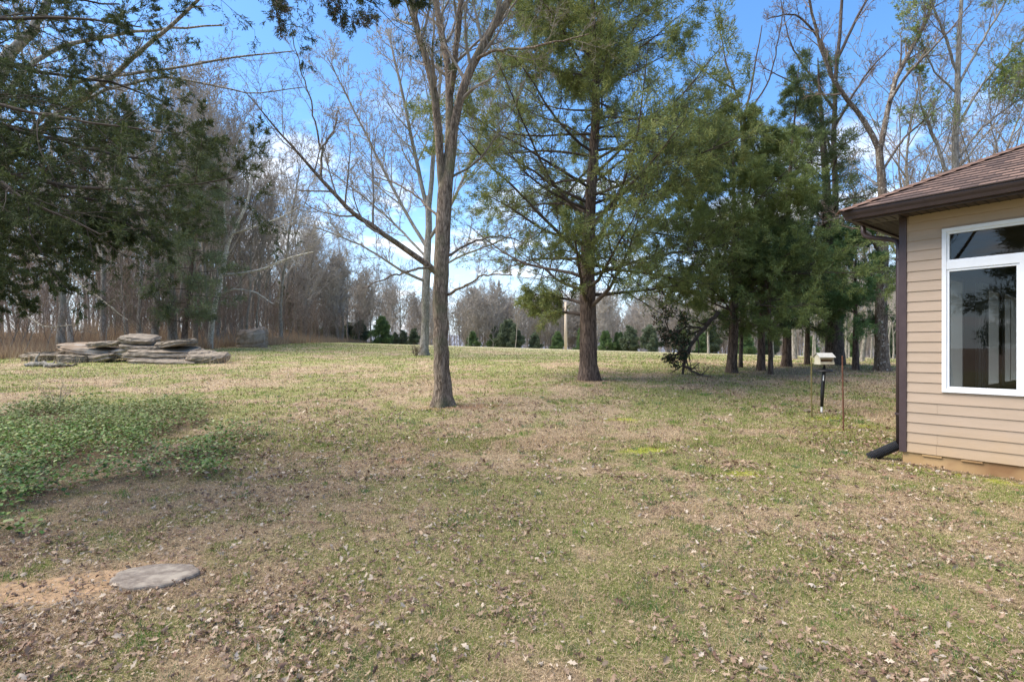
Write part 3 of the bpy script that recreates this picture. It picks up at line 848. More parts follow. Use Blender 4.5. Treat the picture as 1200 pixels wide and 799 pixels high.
# siding boards
sb = MB(); rnd = random.Random(5)
EXP = .14
def board(x0, x1, z0, z1, full=True):
    a, b_ = .016, .004
    sb.poly([(x0, -a, z0), (x1, -a, z0), (x1, -b_, z1), (x0, -b_, z1)])
    sb.poly([(x0, -a, z0), (x0, -.001, z0), (x1, -.001, z0), (x1, -a, z0)])
    sb.poly([(x0, -a, z0), (x0, -b_, z1), (x0, -.001, z1), (x0, -.001, z0)])
    sb.poly([(x1, -a, z0), (x1, -.001, z0), (x1, -.001, z1), (x1, -b_, z1)])
def row(x0, x1, z0, z1, off):
    cuts = [x0]; xx = off
    while xx < x1:
        if xx > x0 + .05: cuts.append(xx)
        xx += 3.0
    cuts.append(x1)
    for i in range(len(cuts) - 1): board(cuts[i] + (.001 if i else 0), cuts[i + 1] - .001, z0, z1)
k = 0; z = Z0
while z < Z1 - .02:
    zt = min(z + EXP, Z1); off = [.40, 1.7, .95, 2.5][(k // 2) % 4] if k % 2 == 0 else 6 + (k % 3)
    if k in (1, 4): off = .41
    if zt <= WZ0 or z >= WZ1: row(.068, LEN, z, zt, off)
    else:
        row(.068, WX0 - .002, z, zt, 9); row(WX1 + .002, LEN, z, zt, 4.5)
        if z < WZ0 < zt: row(WX0, WX1, z, WZ0 - .001, 9)
        if z < WZ1 < zt: row(WX0, WX1, WZ1 + .001, zt, 9)
    z += EXP; k += 1
sb.build('siding', m_sid, house)
# side wall boards (faces away to the left)
sb = MB(); z = Z0
while z < Z1 - .02:
    zt = min(z + EXP, Z1)
    spans = [(.10, DEP)] if (zt <= SZ0 or z >= SZ1) else [(.10, SW[0][0]), (SW[0][1], SW[1][0]), (SW[1][1], SW[2][0]), (SW[2][1], DEP)]
    for y0, y1 in spans:
        sb.poly([(-.016, y1, z), (-.016, y0, z), (-.004, y0, zt), (-.004, y1, zt)])
        sb.poly([(-.001, y1, z), (-.001, y0, z), (-.016, y0, z), (-.016, y1, z)])
    z += EXP
sb.build('siding', m_sid, house)
f_ = MB(); f_.box((.012, .012, -.4), (LEN - .01, .2, Z0 - .002)); f_.box((.012, .2, -.4), (.2, DEP - .01, Z0 - .002)); f_.box((LEN - .2, .2, -.4), (LEN - .01, DEP - .01, Z0 - .002)); f_.box((.2, DEP - .2, -.4), (LEN - .2, DEP - .01, Z0 - .002))
fo = f_.build('foundation', m_found, house)
for x0 in (.24, .66):      # crawl space vents under the bottom board
    v = MB(); v.box((x0, -.012, Z0 - .035), (x0 + .22, .010, Z0 - .012)); v.build('vent_strip', m_found, fo, bevel=.003)
c_ = MB(); c_.box((-.022, -.026, Z0 - .01), (.066, -.0005, Z1)); c_.box((-.024, -.0005, Z0 - .01), (-.0005, .098, Z1)); c_.build('corner_board', m_down, house, bevel=.004)
# top frieze board
fz = MB(); fz.box((.10, -.03, Z1 - .10), (LEN, -.018, Z1)); fz.build('frieze_board', m_sid, house)
# window: frame, mullion, panes
win = MB()
fw, fd = .058, .05
def frame_rect(mb, x0, x1, z0, z1, w, y0, y1):
    mb.box((x0, y0, z0), (x1, y1, z0 + w)); mb.box((x0, y0, z1 - w), (x1, y1, z1))
    mb.box((x0, y0, z0 + w), (x0 + w, y1, z1 - w)); mb.box((x1 - w, y0, z0 + w), (x1, y1, z1 - w))
ZM = 2.75; XM = 1.27
frame_rect(win, WX0, WX1, WZ0, WZ1, .05, -.034, .07)
win.box((WX0 + .05, -.030, ZM - .05), (WX1 - .05, .066, ZM + .05))
win.box((XM - .045, -.030, WZ0 + .05), (XM + .045, .066, ZM - .05))
wo_ = win.build('window', m_white, house, bevel=.004)
for (x0, x1, z0, z1) in ((WX0 + .05, WX1 - .05, ZM + .05, WZ1 - .05), (WX0 + .05, XM - .045, WZ0 + .05, ZM - .05), (XM + .045, WX1 - .05, WZ0 + .05, ZM - .05)):
    sh = MB(); frame_rect(sh, x0, x1, z0, z1, .028, -.018, .04); sh.build('sash', m_white, wo_, bevel=.003)
    gl, n, b, out = mat_new('window_glass')
    n.nodes.remove(b)
    tr = n.nodes.new('ShaderNodeBsdfTransparent'); tr.inputs[0].default_value = (.50, .52, .51, 1)
    gs = n.nodes.new('ShaderNodeBsdfGlossy'); gs.inputs['Roughness'].default_value = .01
    fr = n.nodes.new('ShaderNodeFresnel'); fr.inputs[0].default_value = 1.55
    fm = n.nodes.new('ShaderNodeMath'); fm.operation = 'MULTIPLY'; fm.inputs[1].default_value = 1.3; n.links.new(fr.outputs[0], fm.inputs[0])
    ms = n.nodes.new('ShaderNodeMixShader'); n.links.new(fm.outputs[0], ms.inputs[0]); n.links.new(tr.outputs[0], ms.inputs[1]); n.links.new(gs.outputs[0], ms.inputs[2]); n.links.new(ms.outputs[0], out.inputs[0])
    pn = MB(); pn.poly([(x0 + .026, .012, z0 + .026), (x1 - .026, .012, z0 + .026), (x1 - .026, .012, z1 - .026), (x0 + .026, .012, z1 - .026)])
    pn.build('pane', gl, wo_)
def fr2(mb, y0, y1, z0, z1, w, x0, x1):
    mb.box((x0, y0, z0), (x1, y1, z0 + w)); mb.box((x0, y0, z1 - w), (x1, y1, z1)); mb.box((x0, y0, z0 + w), (x1, y0 + w, z1 - w)); mb.box((x0, y1 - w, z0 + w), (x1, y1, z1 - w))
for y0, y1 in SW:
    sw = MB(); fr2(sw, y0, y1, SZ0, SZ1, .07, -.04, .18); ym = (y0 + y1) / 2; sw.box((-.03, ym - .03, SZ0 + .07), (.14, ym + .03, SZ1 - .07))
    so = sw.build('window', m_white, house, bevel=.004)
    pn = MB(); pn.poly([(.01, y0 + .07, SZ0 + .07), (.01, y1 - .07, SZ0 + .07), (.01, y1 - .07, SZ1 - .07), (.01, y0 + .07, SZ1 - .07)]); pn.build('pane', gl, so)
# soffit, fascia, gutter
OV = .56
rg4 = MB(); 
rg4.box((-OV + .13, -OV + .13, Z1), (LEN + OV - .13, DEP + OV - .13, Z1 + .02)); rg4.build('soffit', m_brown, house)
sg = MB()
xk = -OV + .2
while xk < LEN + OV - .2:
    sg.box((xk, -OV + .14, Z1 - .006), (xk + .012, -.03, Z1 - .001)); xk += .10
yk = .1
while yk < DEP: sg.box((-OV + .14, yk, Z1 - .006), (-.03, yk + .012, Z1 - .001)); yk += .10
sg.build('soffit_groove', m_black, house)
fa = MB()
o1, o2 = OV - .10, OV - .13
for (a, b_) in (((-o1, -o1), (LEN + o1, -o2)), ((-o1, DEP + o2), (LEN + o1, DEP + o1)), ((-o1, -o2), (-o2, DEP + o2)), ((LEN + o2, -o2), (LEN + o1, DEP + o2))):
    fa.box((a[0], a[1], Z1 - .03), (b_[0], b_[1], Z1 + .13))
fa.build('fascia', m_brown, house)
# K-style gutter profile swept round the eave
prof = [(.000, .125), (.000, .0), (.062, .0), (.074, .040), (.092, .070), (.100, .095), (.100, .122), (.094, .125), (.088, .116), (.014, .112)]
gu = MB()
def ring(corner, sx, sy):
    return [(corner[0] + sx * p[0], corner[1] + sy * p[0], Z1 - .005 + p[1]) for p in prof]
cs = [((-o1 - .001, -o1 - .001), -1, -1), ((LEN + o1, -o1 - .001), 1, -1), ((LEN + o1, DEP + o1), 1, 1), ((-o1 - .001, DEP + o1), -1, 1)]
for i in range(4):
    A = ring(*cs[i]); B_ = ring(*cs[(i + 1) % 4])
    for j in range(len(prof)):
        j2 = (j + 1) % len(prof); gu.poly([A[j], B_[j], B_[j2], A[j2]])
gt = gu.build('gutter', m_brown, house)
# roof: shingle courses on four slopes
EX = OV + .0; ZE = Z1 + .115; PITCH = .5
m_sh, n, b, out = mat_new('brown_shingles')
uvn = n.nodes.new('ShaderNodeUVMap')
bk = n.nodes.new('ShaderNodeTexBrick'); bk.offset = .5; bk.inputs['Scale'].default_value = 1; bk.inputs['Brick Width'].default_value = .17; bk.inputs['Row Height'].default_value = .14
bk.inputs['Color1'].default_value = (.085, .052, .042, 1); bk.inputs['Color2'].default_value = (.22, .135, .10, 1); bk.inputs['Mortar'].default_value = (.04, .025, .02, 1); bk.inputs['Mortar Size'].default_value = .005; bk.inputs['Bias'].default_value = -.05
n.links.new(uvn.outputs[0], bk.inputs['Vector'])
ns = n.nodes.new('ShaderNodeTexNoise'); ns.inputs['Scale'].default_value = 60; ns.inputs['Detail'].default_value = 6; n.links.new(uvn.outputs[0], ns.inputs['Vector'])
nr = n.nodes.new('ShaderNodeMapRange'); nr.inputs['To Min'].default_value = .5; nr.inputs['To Max'].default_value = 1.5; n.links.new(ns.outputs['Fac'], nr.inputs['Value'])
nb = n.nodes.new('ShaderNodeTexNoise'); nb.inputs['Scale'].default_value = 2.5; nb.inputs['Detail'].default_value = 3; n.links.new(uvn.outputs[0], nb.inputs['Vector'])
nbr = n.nodes.new('ShaderNodeMapRange'); nbr.inputs['From Min'].default_value = .3; nbr.inputs['From Max'].default_value = .7; nbr.inputs['To Min'].default_value = .7; nbr.inputs['To Max'].default_value = 1.25; n.links.new(nb.outputs['Fac'], nbr.inputs['Value'])
mm = n.nodes.new('ShaderNodeMath'); mm.operation = 'MULTIPLY'; n.links.new(nr.outputs[0], mm.inputs[0]); n.links.new(nbr.outputs[0], mm.inputs[1])
mx = n.nodes.new('ShaderNodeMix'); mx.data_type = 'RGBA'; mx.blend_type = 'MULTIPLY'; mx.inputs['Factor'].default_value = 1; n.links.new(bk.outputs['Color'], mx.inputs['A']); n.links.new(mm.outputs[0], mx.inputs['B'])
n.links.new(mx.outputs['Result'], b.inputs['Base Color']); b.inputs['Roughness'].default_value = .9
bp = n.nodes.new('ShaderNodeBump'); bp.inputs['Strength'].default_value = .7; bp.inputs['Distance'].default_value = .012; n.links.new(bk.outputs['Color'], bp.inputs['Height']); n.links.new(bp.outputs[0], b.inputs['Normal'])
rv = []; rf = []; ruv = []
xa, xb, ya, yb = -EX - .02, LEN + EX + .02, -EX - .02, DEP + EX + .02
half = (yb - ya) / 2
nc = int(half / .125) + 1; st = half / nc
def rq(pts, uvs):
    k = len(rv); rv.extend(pts); rf.append(tuple(range(k, k + len(pts)))); ruv.extend(uvs)
for i in range(nc):
    h0, h1 = i * st, (i + 1) * st; z0 = ZE + h0 * PITCH; z1 = ZE + h1 * PITCH; l = .014
    s0, s1 = i * .14, (i + 1) * .14
    for (A, B_, C_, D_) in (
        ((xa + h0, ya + h0), (xb - h0, ya + h0), (xb - h1, ya + h1), (xa + h1, ya + h1)),
        ((xb - h0, yb - h0), (xa + h0, yb - h0), (xa + h1, yb - h1), (xb - h1, yb - h1)),
        ((xa + h0, yb - h0), (xa + h0, ya + h0), (xa + h1, ya + h1), (xa + h1, yb - h1)),
        ((xb - h0, ya + h0), (xb - h0, yb - h0), (xb - h1, yb - h1), (xb - h1, ya + h1))):
        def lu(p): return (p[0] if abs(A[1] - B_[1]) < 1e-6 else p[1])
        rq([(*A, z0 + l), (*B_, z0 + l), (*C_, z1), (*D_, z1)], [(lu(A), s0), (lu(B_), s0), (lu(C_), s1), (lu(D_), s1)])
        rq([(*A, z0 - .002), (*B_, z0 - .002), (*B_, z0 + l), (*A, z0 + l)], [(lu(A), s0 + .002), (lu(B_), s0 + .002), (lu(B_), s0 + .004), (lu(A), s0 + .004)])
me = bpy.data.meshes.new('roof'); me.from_pydata(rv, [], rf); me.materials.append(m_sh)
ul = me.uv_layers.new(name='UVMap')
ul.data.foreach_set('uv', np.array(ruv, np.float32).ravel())
ro = bpy.data.objects.new('roof', me); COL.objects.link(ro); ro.parent = house
m_cap = noise_mat('cap_shingle', (.10, .062, .048), (.21, .13, .095), scale=14, bump=.4)
# hip caps laid up the four hips
def cap(p, q, nseg):
    hc = MB()
    p, q = Vector(p), Vector(q); d = (q - p); side = Vector((-d.y, d.x, 0)).normalized() * .13; dn = Vector((0, 0, -.045))
    for i in range(nseg):
        a = p + d * (i / nseg); c = p + d * ((i + 1.12) / nseg); up = Vector((0, 0, .034)); u2 = Vector((0, 0, .020))
        hc.poly([a + side + dn + up, a + up, c + u2, c + side + dn + u2]); hc.poly([a + up, a - side + dn + up, c - side + dn + u2, c + u2])
        hc.poly([a + side + dn + up, a + side + dn + up - Vector((0, 0, .012)), a + up - Vector((0, 0, .012)), a + up]); hc.poly([a + up, a + up - Vector((0, 0, .012)), a - side + dn + up - Vector((0, 0, .012)), a - side + dn + up])
    hc.build('hip_cap', m_cap, ro)
pk = ZE + half * PITCH
for cx, cy in ((xa, ya), (xb, ya), (xa, yb), (xb, yb)):
    cap((cx, cy, ZE), (cx + (half if cx < 0 else -half), cy + (half if cy < 0 else -half), pk), 36)
# downspout: outlet in the side gutter, elbows, then down the corner
ds = MB(); ds.tube([(-.51, .10, Z1 + .0), (-.51, .10, Z1 - .10), (-.49, .10, Z1 - .15), (-.43, .10, Z1 - .185), (-.14, .10, Z1 - .27), (-.085, .10, Z1 - .30), (-.046, .05, Z1 - .36), (-.046, .05, 2.0), (-.046, .05, .24)], .034, 10)
dso = ds.build('downspout', m_down, house, smooth=True)
for zz_ in (.7, 1.9, 2.9):
    v = MB(); v.box((-.085, .015, zz_), (-.024, .088, zz_ + .03)); v.build('strap', m_down, dso)
dp = MB(); pts = []; rad = []
for i in range(40):
    t = i / 39; pts.append((-.05 - .33 * t, .05 - .12 * t, .27 - .225 * t)); rad.append(.074 if i % 2 else .066)
dp.tube(pts, rad, 14); dp.build('drain_pipe', m_black, house, smooth=False)

# ------------------------------------------------------------------ round slab in the lawn
sl = MB(); rnd = random.Random(3); ring_t = []; NS = 48
rt = [(.325 + .014 * math.sin(3 * a) + .010 * math.sin(7 * a + 1) + rnd.uniform(-.012, .008)) for a in [2 * math.pi * i / NS for i in range(NS)]]
levels = [(1.0, -.03), (1.0, .010), (.975, .022), (.93, .028), (.2, .030)]
for sc_, zl in levels:
    for i in range(NS):
        a = 2 * math.pi * i / NS; sl.v.append((rt[i] * sc_ * math.cos(a), rt[i] * sc_ * math.sin(a), zl))
for l in range(len(levels) - 1):
    for i in range(NS): sl.f.append((l * NS + i, l * NS + (i + 1) % NS, (l + 1) * NS + (i + 1) % NS, (l + 1) * NS + i))
sl.f.append(tuple((len(levels) - 1) * NS + i for i in range(NS)))
g0 = G(181, 3.80)
m_con = noise_mat('weathered_concrete', (.15, .12, .095), (.27, .225, .18), scale=22, bump=.6, bdist=.012, c3=(.34, .29, .23), scale3=7)
so_ = sl.build('concrete_lid', m_con, None, loc=(g0.x, g0.y, g0.z), smooth=False); so_.rotation_euler = (R(1.5), R(-1), 0); so_.scale = (.92, .60, 1)
tag(so_, 'round weathered concrete lid set in bare orange clay', 'concrete lid')

# ------------------------------------------------------------------ rocks
m_rock = noise_mat('grey_stone', (.12, .092, .066), (.38, .315, .235), scale=3.8, detail=11, bump=1.0, bdist=.10, stretch=(1, 1, 3.0), c3=(.27, .22, .165), scale3=1.2)
m_rockd = noise_mat('brown_stone', (.20, .145, .095), (.35, .26, .18), scale=3, detail=9, bump=.8, bdist=.06, c3=(.33, .29, .24), scale3=.8)
def slab(name, seed, a, b_, h, mat, n=26, m=7, jag=.16, power=3.0):
    rng = np.random.default_rng(seed); ph = rng.random(6) * 6.28; V = []; Fc = []
    for j in range(m):
        t = j / (m - 1); zc = (t - .5) * h
        k = (1 - abs(2 * t - 1) ** power) ** (1 / power) if 0 < t < 1 else .0
        k = .90 + .10 * k
        ledge = rng.normal(0, .035)
        for i in range(n):
            an = 2 * math.pi * i / n
            ca, sa = math.cos(an), math.sin(an)
            sq = 1 / (abs(ca) ** 3.2 + abs(sa) ** 3.2) ** (1 / 3.2)
            r = sq * (1 + jag * (.5 * math.sin(2 * an + ph[0]) + .35 * math.sin(3 * an + ph[1]) + .3 * math.sin(7 * an + ph[2])) * .9 + rng.normal(0, .03) + ledge) * k
            V.append((ca * r * a, sa * r * b_, zc + rng.normal(0, h * .035) + h * .10 * math.sin(an + ph[3])))
    for j in range(m - 1):
        for i in range(n): Fc.append((j * n + i, j * n + (i + 1) % n, (j + 1) * n + (i + 1) % n, (j + 1) * n + i))
    k = len(V); V.append((0, 0, -h * .5)); V.append((0, 0, h * .53))
    for i in range(n):
        Fc.append((k, (i + 1) % n, i)); Fc.append((k + 1, (m - 1) * n + i, (m - 1) * n + (i + 1) % n))
    me = bpy.data.meshes.new(name); me.from_pydata(V, [], Fc); me.materials.append(mat)
    o = bpy.data.objects.new(name, me); COL.objects.link(o)
    return o
# (px centre, row centre, distance, length px, height px, depth m, tilt, label)
RK = [
 (118, 417, 25.2, 62, 8, 1.0, -4, 'low grey slab at the left foot of the stone pile'),
 (196, 423, 24.4, 86, 8, 1.1, 2, 'long bottom slab under the middle of the stone pile'),
 (236, 423, 24.9, 44, 7, 1.0, -2, 'bottom slab at the middle right of the stone pile'),
 (112, 409, 25.4, 66, 7, 1.2, 6, 'tilted slab resting on the left end of the pile'),
 (196, 412, 25.0, 84, 9, 1.3, 1, 'long thick slab across the centre of the stone pile'),
 (152, 410, 25.6, 50, 9, 1.2, -6, 'dark slab leaning inside the pile left of centre'),
 (130, 401, 25.3, 42, 6, 1.1, -2, 'pale flat slab on top at the left of the pile'),
 (168, 404, 25.4, 44, 6, 1.2, 3, 'medium slab directly under the topmost stone'),
 (165, 396, 25.4, 38, 8, 1.1, 7, 'topmost pale stone of the pile'),
 (206, 401, 25.3, 46, 7, 1.2, -5, 'flat slab on top at the right of the pile'),
 (95, 403, 25.8, 40, 4, 1.0, 2, 'thin brown slab sticking out at the upper left of the pile'),
 (243, 418, 24.6, 42, 10, 1.1, -2, 'detached thick slab lying right of the stone pile'),
 (236, 412, 24.9, 24, 4, .8, 1, 'small thin slab on the detached slab right of the pile'),
 (183, 407, 24.9, 14, 5, .5, 0, 'small rounded stone wedged in the middle of the pile'),
]
for i, (px, py, Y, w, h, dp_, tl, lb) in enumerate(RK):
    o = slab('stone_slab', 100 + i, w * .5 * Y / F * .98, dp_ * .6, h * 1.0 * Y / F, m_rock if i not in (5, 3, 10) else m_rockd)
    o.location = P(px, py + 1.5, Y); o.rotation_euler = (R(6 + 3 * (i % 3)), R(tl), R((i * 37) % 30 - 15))
    tag(o, lb, 'stone slab', 'stacked stone slabs')
def rock(name, seed, px, base_row, Y, w, h, mat, lb, cat, power=2.2):
    o = slab(name, seed, w * .5 * Y / F, w * .42 * Y / F, h * Y / F, mat, n=28, m=10, jag=.12, power=power)
    g = G(px, Y); o.location = (g.x, g.y, g.z + h * Y / F * .40); tag(o, lb, cat); return o
rock('boulder', 7, 58, 425, 26.0, 50, 10, m_rock, 'low rounded grey boulder at the left end beside the pile', 'boulder')
rock('boulder', 9, 88, 425, 24.6, 30, 9, m_rock, 'small grey boulder between low boulder and stone pile', 'boulder')
rock('boulder', 21, 296, 405, 41, 33, 23, m_rockd, 'big brown blocky boulder in the weeds at the wood edge', 'boulder', power=2.4)
rock('boulder', 23, 326, 394, 55, 12, 8, m_rock, 'small pale rock in the brush behind the brown boulder', 'boulder')
st_ = slab('flat_stone', 31, .09, .07, .06, m_rock, n=14, m=5); g = G(947, 11.3); st_.location = (g.x, g.y, g.z + .03); tag(st_, 'small flat grey stone beside the green metal rod', 'stone')
# weathered log and driftwood in front of the pile
def log_thing(name, seed, px0, px1, Y0, Y1, r, lb, mat, knots=4):
    rng = np.random.default_rng(seed); a, b_ = G(px0, Y0), G(px1, Y1)
    root = empty(name, ((a + b_) / 2)[:])
    mid = np.array((a + b_) / 2)
    line = np.array([(*(np.array(a.lerp(b_, t)) - mid + rng.normal(0, r * .3, 3) + (0, 0, r * .9)), r * (1.15 - .55 * t) * rng.uniform(.85, 1.15)) for t in np.linspace(0, 1, 14)])
    pts = line[None, :, :3]; rad = line[None, :, 3].copy(); rad[0, 0] = r * .1; rad[0, -1] = .01
    tube_obj('wood', [(pts, rad, 12)], mat, root)
    s, d, l, q = children(rng, pts, rad, np.array([1.0]), knots, .2, .95, 55, 10, .55, .6, minr=.02)
    p, rr = grow(rng, s, d, l, q, 6, .2, 0.05, .3); [tube_obj('broken_branch', [(p[k_:k_+1], rr[k_:k_+1], 6)], mat, root) for k_ in range(len(p))]
    tag(root, lb, 'log'); return root
log_thing('fallen_log', 3, 28, 78, 22.6, 22.2, .11, 'bleached pale log lying before the stone pile', M['bark_grey'])
log_thing('fallen_log', 5, 55, 92, 21.8, 22.9, .07, 'thin brown log crossing the bleached log', M['bark_main'])
# small bare shrub in the ground cover
def twiggy(name, px, Y, h, seed, lb, cat='shrub', k=7, mat='twig_grey', r=.008, spread_=.5):
    rng = np.random.default_rng(seed); g = G(px, Y); root = empty(name, g)
    S = rng.normal(0, .03, (k, 3)); S[:, 2] = -.03
    D = np.concatenate([rng.normal(0, spread_, (k, 2)), np.ones((k, 1))], 1)
    l = rng.uniform(.6, 1.0, k) * h
    p1, r1 = grow(rng, S, D, l, np.full(k, r), 8, .13, .03, .3)
    s, d, l2, q = children(rng, p1, r1, l, 5, .25, 1, 40, 10, .5, .6, minr=r * .35)
    p2, r2 = grow(rng, s, d, l2, q, 5, .15, .02, .4)
    s, d, l3, q = children(rng, p2, r2, l2, 3, .2, 1, 40, 10, .5, .7, minr=r * .3)
    p3, r3 = grow(rng, s, d, l3, q, 4, .15, .02, .4)
    o = tube_obj('stems', [(p1, r1, 5), (p2, r2, 3), (p3, r3, 3)], M[mat], root)
    tag(root, lb, cat); return root
twiggy('bare_shrub', 70, 11.2, .75, 4, 'small bare twiggy shrub rising from the green ground cover')
twiggy('bare_shrub', 30, 11.6, .35, 6, 'low tangle of bare twigs at the far left of ground cover', k=6, spread_=1.2)

# ------------------------------------------------------------------ garden rods and bird feeder
def rod(px, Y, h, r, mat, lb, lean, cap_=False):
    g = G(px, Y); m_ = MB(); m_.tube([(0, 0, -.1), (lean * .3, 0, h * .3), (lean * .7, .004, h * .7), (lean, 0, h)], [r, r * 1.05, r, r * .95], 8)
    o = m_.build('metal_rod', mat, None, loc=g); tag(o, lb, 'metal rod'); return o
m_rust = noise_mat('rust', (.10, .045, .03), (.20, .095, .06), scale=20, bump=.3, bdist=.002)
m_olive = noise_mat('green_rod_paint', (.14, .12, .045), (.22, .18, .07), scale=20)
rod(951, 10.75, 1.20, .013, m_olive, 'thin olive green rod left of the bird feeder', .0)
rod(988.5, 9.55, 1.35, .0135, m_rust, 'rusty red brown rod right of the bird feeder', -.02)
g = G(963, 11.2)
bf = empty('bird_feeder', g); tag(bf, 'white bird feeder on a black pole with a dome baffle', 'bird feeder')
gzf = g.z; Yf = 11.2; sf = Yf / F
topz = CAMH + (HZ - 427) * sf - gzf      # underside of the feeder tray
pm = MB(); pm.tube([(-.01, 0, -.1), (.0, 0, .14)], .02, 10); pm.build('pole_foot', m_white, bf)
pm = MB(); pm.tube([(.0, 0, .14), (.012, 0, .45), (.045, 0, topz - .17), (.055, 0, topz)], [.030, .038, .036, .018], 12); pm.build('pole', m_black, bf, smooth=True)
pm = MB(); pm.tube([(.010, -.042, topz - .34), (.014, -.045, topz - .22)], .012, 8); pm.build('pole_label', m_white, bf)
pm = MB(); NB = 28
for (rr_, zz_) in ((.02, topz - .085), (.10, topz - .10), (.165, topz - .125), (.178, topz - .145), (.165, topz - .155), (.05, topz - .135)):
    for i in range(NB):
        a = 2 * math.pi * i / NB; pm.v.append((.045 + rr_ * math.cos(a), rr_ * math.sin(a), zz_))
for l in range(5):
    for i in range(NB): pm.f.append((l * NB + i, l * NB + (i + 1) % NB, (l + 1) * NB + (i + 1) % NB, (l + 1) * NB + i))
pm.build('baffle', m_black, bf, smooth=True)
m_cream = noise_mat('cream_feeder', (.58, .52, .38), (.70, .65, .50), scale=6, rough=.5)
m_seed = noise_mat('seed_hopper', (.12, .08, .045), (.3, .2, .11), scale=60)
hx, hy = .150, .12; b0 = topz
pm = MB(); pm.box((.05 - hx, -hy, b0), (.05 + hx, hy, b0 + .02)); pm.box((.05 - hx, -hy, b0 + .02), (.05 + hx, -hy + .015, b0 + .055)); pm.box((.05 - hx, hy - .015, b0 + .02), (.05 + hx, hy, b0 + .055)); pm.build('tray', m_cream, bf, bevel=.004)
for sx in (-1, 1):
    pm = MB(); xx = .05 + sx * (hx - .012); pm.poly([(xx - .008, -.10, b0 + .022), (xx - .008, .10, b0 + .022), (xx - .008, .10, b0 + .17), (xx - .008, 0, b0 + .235), (xx - .008, -.10, b0 + .17)]); pm.poly([(xx + .008, -.10, b0 + .022), (xx + .008, -.10, b0 + .17), (xx + .008, 0, b0 + .235), (xx + .008, .10, b0 + .17), (xx + .008, .10, b0 + .022)])
    for (p_, q_) in (((-.10, .022), (-.10, .17)), ((.10, .022), (.10, .17))):
        pm.poly([(xx - .008, p_[0], b0 + p_[1]), (xx + .008, p_[0], b0 + p_[1]), (xx + .008, q_[0], b0 + q_[1]), (xx - .008, q_[0], b0 + q_[1])])
    pm.build('end_panel', m_cream, bf)
pm = MB(); pm.box((.05 - hx + .03, -.07, b0 + .03), (.05 + hx - .03, .07, b0 + .15)); pm.build('seed_hopper', m_seed, bf)
pm = MB(); pm.box((.05 - hx + .025, -.095, b0 + .115), (.05 + hx - .025, -.075, b0 + .165)); pm.build('front_rail', m_cream, bf)
pm = MB()
for s_ in (-1, 1):
    pm.poly([(.05 - hx - .02, s_ * .135, b0 + .155), (.05 + hx + .02, s_ * .135, b0 + .155), (.05 + hx + .02, 0, b0 + .245), (.05 - hx - .02, 0, b0 + .245)])
    pm.poly([(.05 - hx - .02, s_ * .135, b0 + .145), (.05 + hx + .02, s_ * .135, b0 + .145), (.05 + hx + .02, s_ * .135, b0 + .155), (.05 - hx - .02, s_ * .135, b0 + .155)])
pm.build('roof', noise_mat('weathered_roof_board', (.46, .45, .40), (.58, .56, .50), scale=14), bf)
# utility pole in the field
g = G(663, 62); up_ = empty('utility_pole', g); tag(up_, 'pale wooden utility pole standing alone in the far field', 'utility pole')
m_pole = noise_mat('pole_wood', (.50, .40, .30), (.62, .52, .40), scale=3, stretch=(1, 1, .1)); pm = MB()
pm.tube([(0, 0, -.3), (0, 0, 5.6)], [.19, .14], 12); pm.build('shaft', m_pole, up_, smooth=True)
pm = MB(); pm.box((-.5, -.06, 4.95), (.5, .06, 5.07)); pm.build('crossarm', m_pole, up_)
pm = MB(); pm.tube([(.3, -.05, 4.3), (.3, -.05, 4.85)], .13, 10); pm.build('transformer', noise_mat('grey_metal', (.3, .3, .3), (.38, .38, .38)), up_)

# ------------------------------------------------------------------ hero trees
def hero(name, px, Y, limbs, lb, seed, bark, twig, thin=1.0, trunk_i=(0,), k=(9, 6, 5, 4), minr=.003, trop=.07, sides=28, flare=.7, ratio=.42, base_off=None, t0=.25, wob=.012, cat='tree', lmax=None):
    """limbs: list of (photo column, row, distance, width); the first is the bole"""
    rng = np.random.default_rng(seed); g = G(px, Y); root = empty(name, g); tag(root, lb, cat)
    limbs = [[(a_, b_, c_, w_ * thin) for a_, b_, c_, w_ in l] for l in limbs]
    polys = [limb_px(l, g, 22 if i == 0 else 18, rng, wob) for i, l in enumerate(limbs)]
    p0, r0, _ = polys[0]; line = np.concatenate([p0[0], r0[0][:, None]], 1); line[0, 2] = -.12
    flared_trunk('trunk', line, M[bark], root, sides=sides, flare=flare, seed=seed)
    if len(polys) > 1:
        tube_obj('limbs', [(p, r, 14) for p, r, _ in polys[1:]], M[bark], root)
    parts = []
    last = None
    for i, (p, r, L) in enumerate(polys):
        if i == 0 and len(polys) > 1: continue
        lm = L if lmax is None else np.minimum(L, lmax)
        kk = max(3, int(k[0] * L[0] / 5))
        s, d, l, q = children(rng, p, r, lm, kk, t0, 1, 42, 10, ratio, .5, minr=minr * 2)
        p1, r1 = grow(rng, s, d, l, q, 9, .11, trop, .15)
        s, d, l, q = children(rng, p1, r1, l, k[1], .2, 1, 42, 10, .5, .55, minr=minr * 1.3)
        p2, r2 = grow(rng, s, d, l, q, 6, .13, trop * .7, .25)
        s, d, l, q = children(rng, p2, r2, l, k[2], .15, 1, 40, 10, .55, .6, minr=minr)
        p3, r3 = grow(rng, s, d, l, q, 4, .13, trop * .5, .35)
        parts += [(p1, r1, 6), (p2, r2, 4), (p3, r3, 3)]
        if k[3]:
            s, d, l, q = children(rng, p3, r3, l, k[3], .1, 1, 38, 12, .6, .8, minr=minr)
            p4, r4 = grow(rng, s, d, l, q, 3, .1, trop * .3, .5); parts.append((p4, r4, 3)); last = p4
        else: last = p3
        if i == 0: pass
    tube_obj('crown', parts, M[twig], root)
    return root, parts, rng

